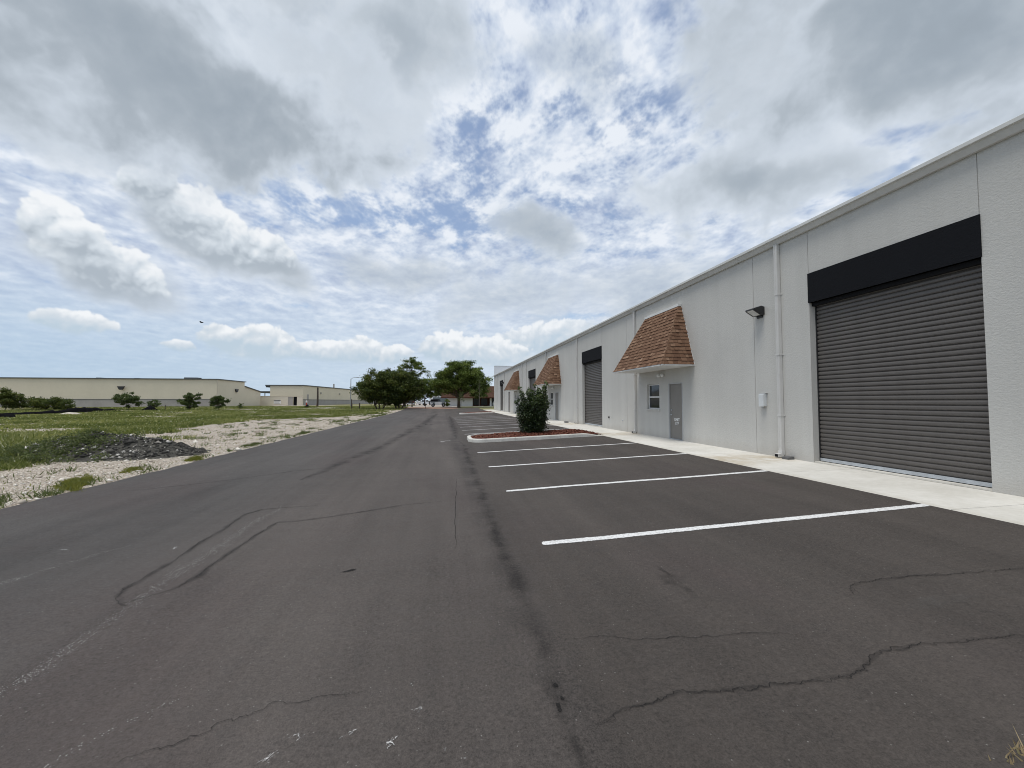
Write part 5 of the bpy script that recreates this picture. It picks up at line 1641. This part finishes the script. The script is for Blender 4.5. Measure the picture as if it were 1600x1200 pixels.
# street lamp, posts
sl = tag(empty('street_lamp', (-24.6, 120.0, zf)), 'tall thin grey street lamp left of the dark trees', 'street lamp')
MB().tube([(0, 0, -0.2), (0, 0, 7.5)], [0.16, 0.09], 8).build('pole', MATS['pole_metal'], sl)
MB().tube([(0, 0, 7.3), (0.5, 0, 7.75), (1.5, 0, 7.85)], 0.06, 6).build('arm', MATS['pole_metal'], sl)
MB().prism([(1.4, 7.80), (1.5, 7.95), (2.2, 7.92), (2.25, 7.78)], 1, -0.16, 0.16).build('lamp_head', MATS['pole_metal'], sl)
p = tag(empty('wooden_post', (-27.6, 100.0, rise(100) - 0.1)), 'tall weathered dark wooden post in the grass', 'post')
MB().tube([(0, 0, -0.3), (0.03, 0, 1.5), (0.0, 0.0, 4.3), (0.0, 0, 4.75)], [0.22, 0.20, 0.17, 0.05], 9).build('shaft', MATS['old_wood'], p)
for k, (x, y, h, lab) in enumerate([(-22.3, 110, 1.9, 'short dark post right of the tall wooden post'), (-17.4, 86, 1.2, 'stubby dark bollard, left one of two before the trees'), (-16.0, 86.4, 1.15, 'stubby dark bollard, right one of two before the trees'),
                                    (-3.2, 87, 1.0, 'thin marker post on the paver apron at the road end'), (-46.5, 80, 1.0, 'little dark stake in the grass right of the fabric bundle')]):
    e = tag(empty('short_post', (x, y, rise(y) - 0.05)), lab, 'post', 'short posts in the field')
    MB().tube([(0, 0, -0.2), (0, 0, h * 0.92), (0, 0, h)], [0.13, 0.12, 0.06] if k < 3 else [0.06, 0.05, 0.03], 8).build('shaft', MATS['old_wood'], e)

# fallen black silt fence, bundle and boulder
def fabric(name, pts, hs, label, seed, cat='silt fence'):
    rs = random.Random(seed); b = MB()
    P = resample(pts, 0.35); n = len(P)
    rows = []
    for k, (x, y) in enumerate(P):
        t = k / (n - 1); h = np.interp(t, np.linspace(0, 1, len(hs)), hs) * (1 + 0.4 * fb(k * 0.37, seed, 1.0, 3))
        z0 = rise(y)
        w = 0.25 + 0.3 * h
        o1, o2 = 0.3 * fb(k * 0.5, seed + 4, 1, 3), 0.3 * fb(k * 0.5, seed + 8, 1, 3)
        rows.append([b.pt((x + w * q + o1 * s, y - w * q * 0.6 + o2 * s, z0 + zz * h - 0.03)) for q, zz, s in ((1.0, 0.0, 0), (0.75, 0.55, 1), (0.25, 1.0, 1), (-0.25, 0.9, 1), (-0.8, 0.35, 1), (-1.1, 0.0, 0))])
    for r0, r1 in zip(rows, rows[1:]):
        for j in range(5):
            b.f.append([r0[j], r0[j + 1], r1[j + 1], r1[j]])
    tag(b.build(name, MATS['silt_fabric'], smooth=True), label, cat)
fabric('silt_fence', [(-58.0, 60.0), (-55.0, 63), (-53.2, 65.5), (-52.0, 67.7), (-52.8, 72), (-54.0, 75.5), (-53.4, 77), (-51.9, 78)], [0.22, 0.25, 0.3, 0.5, 0.75, 0.8, 0.55, 0.2], 'long fallen black silt fence lying in the grass', 1)
fabric('silt_fence', [(-47.5, 50.0), (-45.6, 51), (-44.0, 51.6)], [0.5, 0.6, 0.45], 'short black fabric roll at the left edge of the field', 2)
fabric('fabric_bundle', [(-50.2, 80.4), (-49.2, 80.6), (-48.2, 80.8)], [0.2, 0.85, 0.2], 'small black fabric bundle in the grass before the beige building', 3, 'fabric bundle')
fabric('fabric_bundle', [(-29.6, 98.0), (-29.2, 98.2), (-28.8, 98.2)], [0.3, 0.7, 0.2], 'small dark lump leaning beside the tall wooden post', 4, 'fabric bundle')
bm = bmesh.new(); bmesh.ops.create_icosphere(bm, subdivisions=3, radius=1.0)
for q in bm.verts:
    q.co *= 1 + 0.25 * mnoise.fractal(q.co * 1.3, 0.8, 2.0, 4); q.co = Vector((q.co.x * 1.1, q.co.y * 0.8, q.co.z * 0.32))
tag(MB().bm(bm).build('boulder', MATS['field_stone'], None, (-46.2, 61.5, 0.0), smooth=True), 'pale flat boulder half hidden in grass before the silt fence', 'boulder')

# ------------------------------------------------------------------ end of the drive
# low building with brown mansard roof
br = tag(empty('mansard_building', (1.6, 106.0, zf)), 'low white building with a brown shingled mansard roof at the road end', 'building')
lpart(MB().box(0.0, 6.2, 0.0, 12, -0.4, 2.3), 'wall', 'far_white', br)
lpart(MB().box(6.2, 15.2, 2.6, 12, -0.4, 2.3), 'recessed_wall', 'brick_dark', br)
lpart(MB().box(6.3, 15.2, -0.2, 0.2, -0.4, 0.08), 'plinth', 'far_white', br)
for x in (10.6, 14.7):
    lpart(MB().box(x, x + 0.42, -0.1, 0.3, 0.081, 2.3), 'column', 'far_white', br)
for x in (6.6, 8.6, 11.4, 13.0):
    lpart(MB().box(x, x + 1.6, 2.50, 2.59, 0.3, 2.0), 'window', 'glass', br)
b = MB(); b.prism([(-0.9, 2.3), (0.6, 5.2), (11.4, 5.2), (12.9, 2.3)], 0, -1.7, 16.2)
lpart(b, 'roof', 'brown_shingle', br)
lpart(MB().box(-1.8, 16.3, -1.05, -0.902, 2.1, 2.36), 'eave', 'brick_dark', br)
wb = tag(empty('storage_tank', (13.2, 106.2, zf)), 'small white canister standing in the dark porch', 'canister')
MB().tube([(0, 0, 0.0), (0, 0, 0.95), (0, 0, 1.1)], [0.30, 0.30, 0.12], 14).build('body', MATS['white_plastic'], wb, smooth=True)
MB().tube([(0, 0, 1.1), (0, 0, 1.22)], 0.12, 10).build('cap', MATS['white_plastic'], wb)

wh = tag(empty('white_building', (-4.2, 150.0, zf)), 'plain white building seen behind the parked jeep', 'building')
lpart(MB().box(0, 18, 0, 10, -0.4, 4.2), 'wall', 'far_white', wh)
lpart(MB().box(-0.3, 18.3, -0.3, 10.3, 4.2, 4.45), 'roof_edge', 'white_trim', wh)
lpart(MB().box(1.2, 12.0, -0.08, -0.005, 0.0, 2.7), 'garage_door', 'container_grey', wh)
lpart(MB().box(13.4, 15.6, -0.08, -0.005, 1.0, 2.2), 'window', 'glass', wh)

# jeep-like off-roader, side on
def wheel(e, x, y, r, w=0.24):
    t = MB().disc((x, y, r), 1, r * 0.86, r, w, 22).build('wheel', MATS['tyre'], e, smooth=False)
    MB().disc((x, y, r), 1, r * 0.50, r * 0.56, w + 0.03, 16).build('rim', MATS['rim'], t)
    return t
def offroader(loc, rz, label):
    e = tag(empty('off_roader', loc, rz), label, 'car')
    b = MB()
    side = [(-1.95, 0.62), (-1.95, 1.18), (0.55, 1.18), (0.62, 1.16), (1.72, 1.08), (1.80, 0.95), (1.80, 0.66), (1.62, 0.60), (1.55, 0.86), (1.38, 0.96), (1.02, 0.96), (0.84, 0.86), (0.74, 0.50), (-0.74, 0.50), (-0.86, 0.86), (-1.04, 0.96), (-1.40, 0.96), (-1.58, 0.86), (-1.66, 0.60)]
    b.prism(side, 1, -0.72, 0.72)
    b.build('body', MATS['car_white'], e)
    for s in (-1, 1):
        for x in (-1.22, 1.20):
            MB().prism([(x - 0.50, 0.72), (x - 0.42, 0.98), (x - 0.25, 1.05), (x + 0.25, 1.05), (x + 0.42, 0.98), (x + 0.50, 0.72), (x + 0.40, 0.86), (x + 0.2, 0.97), (x - 0.2, 0.97), (x - 0.40, 0.86)], 1, s * 0.72 - (0.22 if s < 0 else 0), s * 0.72 + (0.22 if s > 0 else 0)).build('fender', MATS['soft_top'], e)
            wheel(e, x, s * 0.76, 0.40)
        MB().face([(-0.05, s * 0.722, 1.22), (0.55, s * 0.722, 1.22), (0.36, s * 0.70, 1.70), (-0.05, s * 0.70, 1.70)]).build('side_window', MATS['glass'], e)
    MB().prism([(-1.90, 1.185), (-1.72, 1.76), (0.28, 1.80), (0.38, 1.72), (-0.08, 1.70), (-0.08, 1.185)], 1, -0.70, 0.70).build('soft_top', MATS['soft_top'], e)
    MB().prism([(0.58, 1.185), (0.62, 1.185), (0.42, 1.74), (0.38, 1.74)], 1, -0.68, 0.68).build('windscreen', MATS['glass'], e)
    sp = MB().disc((-2.09, 0.0, 1.02), 0, 0.33, 0.38, 0.24, 20).build('spare_wheel', MATS['tyre'], e)
    MB().box(1.80, 1.98, -0.75, 0.75, 0.52, 0.68).build('front_bumper', MATS['soft_top'], e)
    MB().box(-2.02, -1.955, -0.7, 0.7, 0.50, 0.64).build('rear_bumper', MATS['soft_top'], e)
    for s in (-0.5, 0.5):
        MB().disc((1.81, s, 0.95), 0, 0.09, 0.10, 0.04, 12).build('headlight', MATS['lens'], e)
    return e
offroader((-0.75, 100.0, rise(100) + 0.01), 0.0, 'white off-roader with black soft top and rear spare wheel')

def car(loc, rz, label, mat, kind, s=1.0):
    e = tag(empty('parked_car', loc, rz), label, 'car', 'parked vehicles far down the drive')
    if kind == 'pickup':
        side = [(-2.6, 0.45), (-2.6, 1.05), (-0.7, 1.05), (-0.55, 1.70), (0.6, 1.70), (1.2, 1.12), (2.5, 1.02), (2.6, 0.45)]
    else:
        side = [(-2.3, 0.35), (-2.3, 0.95), (-1.6, 1.40), (0.4, 1.42), (1.1, 0.98), (2.1, 0.85), (2.25, 0.35)]
    MB().prism(side, 1, -0.9, 0.9).build('body', MATS[mat], e)
    for x in (-1.5, 1.55):
        for y in (-0.85, 0.85):
            wheel(e, x, y, 0.36)
    z0, z1 = (1.14, 1.62) if kind == 'pickup' else (0.98, 1.36)
    x0, x1 = (-0.5, 0.75) if kind == 'pickup' else (-1.4, 0.55)
    for y in (-0.905, 0.905):
        MB().face([(x0, y, z0), (x1 + 0.15, y, z0), (x1 - 0.2, y, z1), (x0 + 0.1, y, z1)]).build('side_window', MATS['glass'], e)
    MB().face([(x0 - 0.62, -0.8, z0), (x0 - 0.62, 0.8, z0), (x0 - 0.25, 0.75, z1), (x0 - 0.25, -0.75, z1)] if kind != 'pickup' else [(-0.72, -0.8, 1.1), (-0.72, 0.8, 1.1), (-0.57, 0.78, 1.62), (-0.57, -0.78, 1.62)]).build('rear_window', MATS['glass'], e)
    return e
car((-5.4, 140.0, zf + 0.02), R(50), 'white pickup behind the off-roader', 'car_white', 'pickup')
car((-8.9, 175.0, zf + 0.02), R(80), 'small white car farthest down the drive', 'car_white', 'car')
car((-11.6, 168.0, zf + 0.02), R(85), 'white car parked left of the farthest one', 'car_white', 'car')
tk = tag(empty('box_truck', (-9.1, 128.0, zf + 0.02)), 'black parked truck seen from behind under the trees', 'truck')
MB().box(-1.1, 1.1, 0, 3.4, 0.6, 2.7).build('body', MATS['truck_dark'], tk)
MB().box(-0.9, 0.9, -0.06, -0.005, 1.6, 2.4).build('rear_window', MATS['glass'], tk)
MB().box(-1.1, 1.1, -0.2, -0.01, 0.45, 0.7).build('bumper', MATS['galvanised'], tk)
for x in (-0.95, 0.95):
    MB().disc((x, 0.7, 0.42), 0, 0.36, 0.42, 0.28, 18).build('wheel', MATS['tyre'], tk)
for x in (-1.0, 0.85):
    MB().box(x, x + 0.15, -0.05, -0.005, 0.95, 1.25).build('tail_light', MATS['red_plastic'], tk)
tr = tag(empty('cargo_trailer', (-9.6, 101.0, rise(101) + 0.02)), 'grey box trailer on legs beneath the dark trees', 'trailer')
MB().box(-1.35, 1.1, 0, 5.2, 0.75, 2.85).build('box', MATS['container_grey'], tr)
for x in np.arange(-1.2, 1.05, 0.37):
    MB().box(x, x + 0.10, -0.06, -0.002, 0.80, 2.80).build('rib', MATS['container_grey'], tr)
MB().box(-1.4, 1.15, -0.09, 5.25, 2.852, 2.96).build('roof', MATS['pole_metal'], tr)
for x in (-1.05, 0.75):
    MB().box(x, x + 0.28, 0.3, 0.55, -0.05, 0.749).build('leg', MATS['black_metal'], tr)
    MB().disc((x + 0.1, 3.6, 0.42), 0, 0.36, 0.42, 0.26, 18).build('wheel', MATS['tyre'], tr)
hd = tree('hedge_shrub', (1.3, 101.5, rise(101)), 'small bright green shrub just right of the off-roader', None, [(0, 0, rise(101) + 0.95, 0.75, 0.7, 0.9)], 0.1, 0.04, 22, 2200, 0.10, 'leaf_oak', 77, limbs=4, clump_r=0.35, cat='shrub', inner=0.0)

# bird far off over the field
bd = tag(empty('bird', (-103.3, 200.0, 36.0)), 'tiny dark bird gliding above the long beige warehouse', 'bird')
MB().tube([(-0.7, 0, 0), (-0.2, 0, 0.05), (0.45, 0, 0.05), (0.75, 0, 0.0)], [0.05, 0.22, 0.2, 0.03], 8).build('body', MATS['bird_dark'], bd, smooth=True)
for s in (-1, 1):
    MB().face([(-0.25, 0, 0.1), (0.3, 0, 0.1), (0.15, s * 1.0, 0.42), (-0.2, s * 1.7, 0.30)]).face([(-0.25, 0, 0.13), (-0.2, s * 1.7, 0.32), (0.15, s * 1.0, 0.45), (0.3, 0, 0.13)]).build('wing', MATS['bird_dark'], bd)
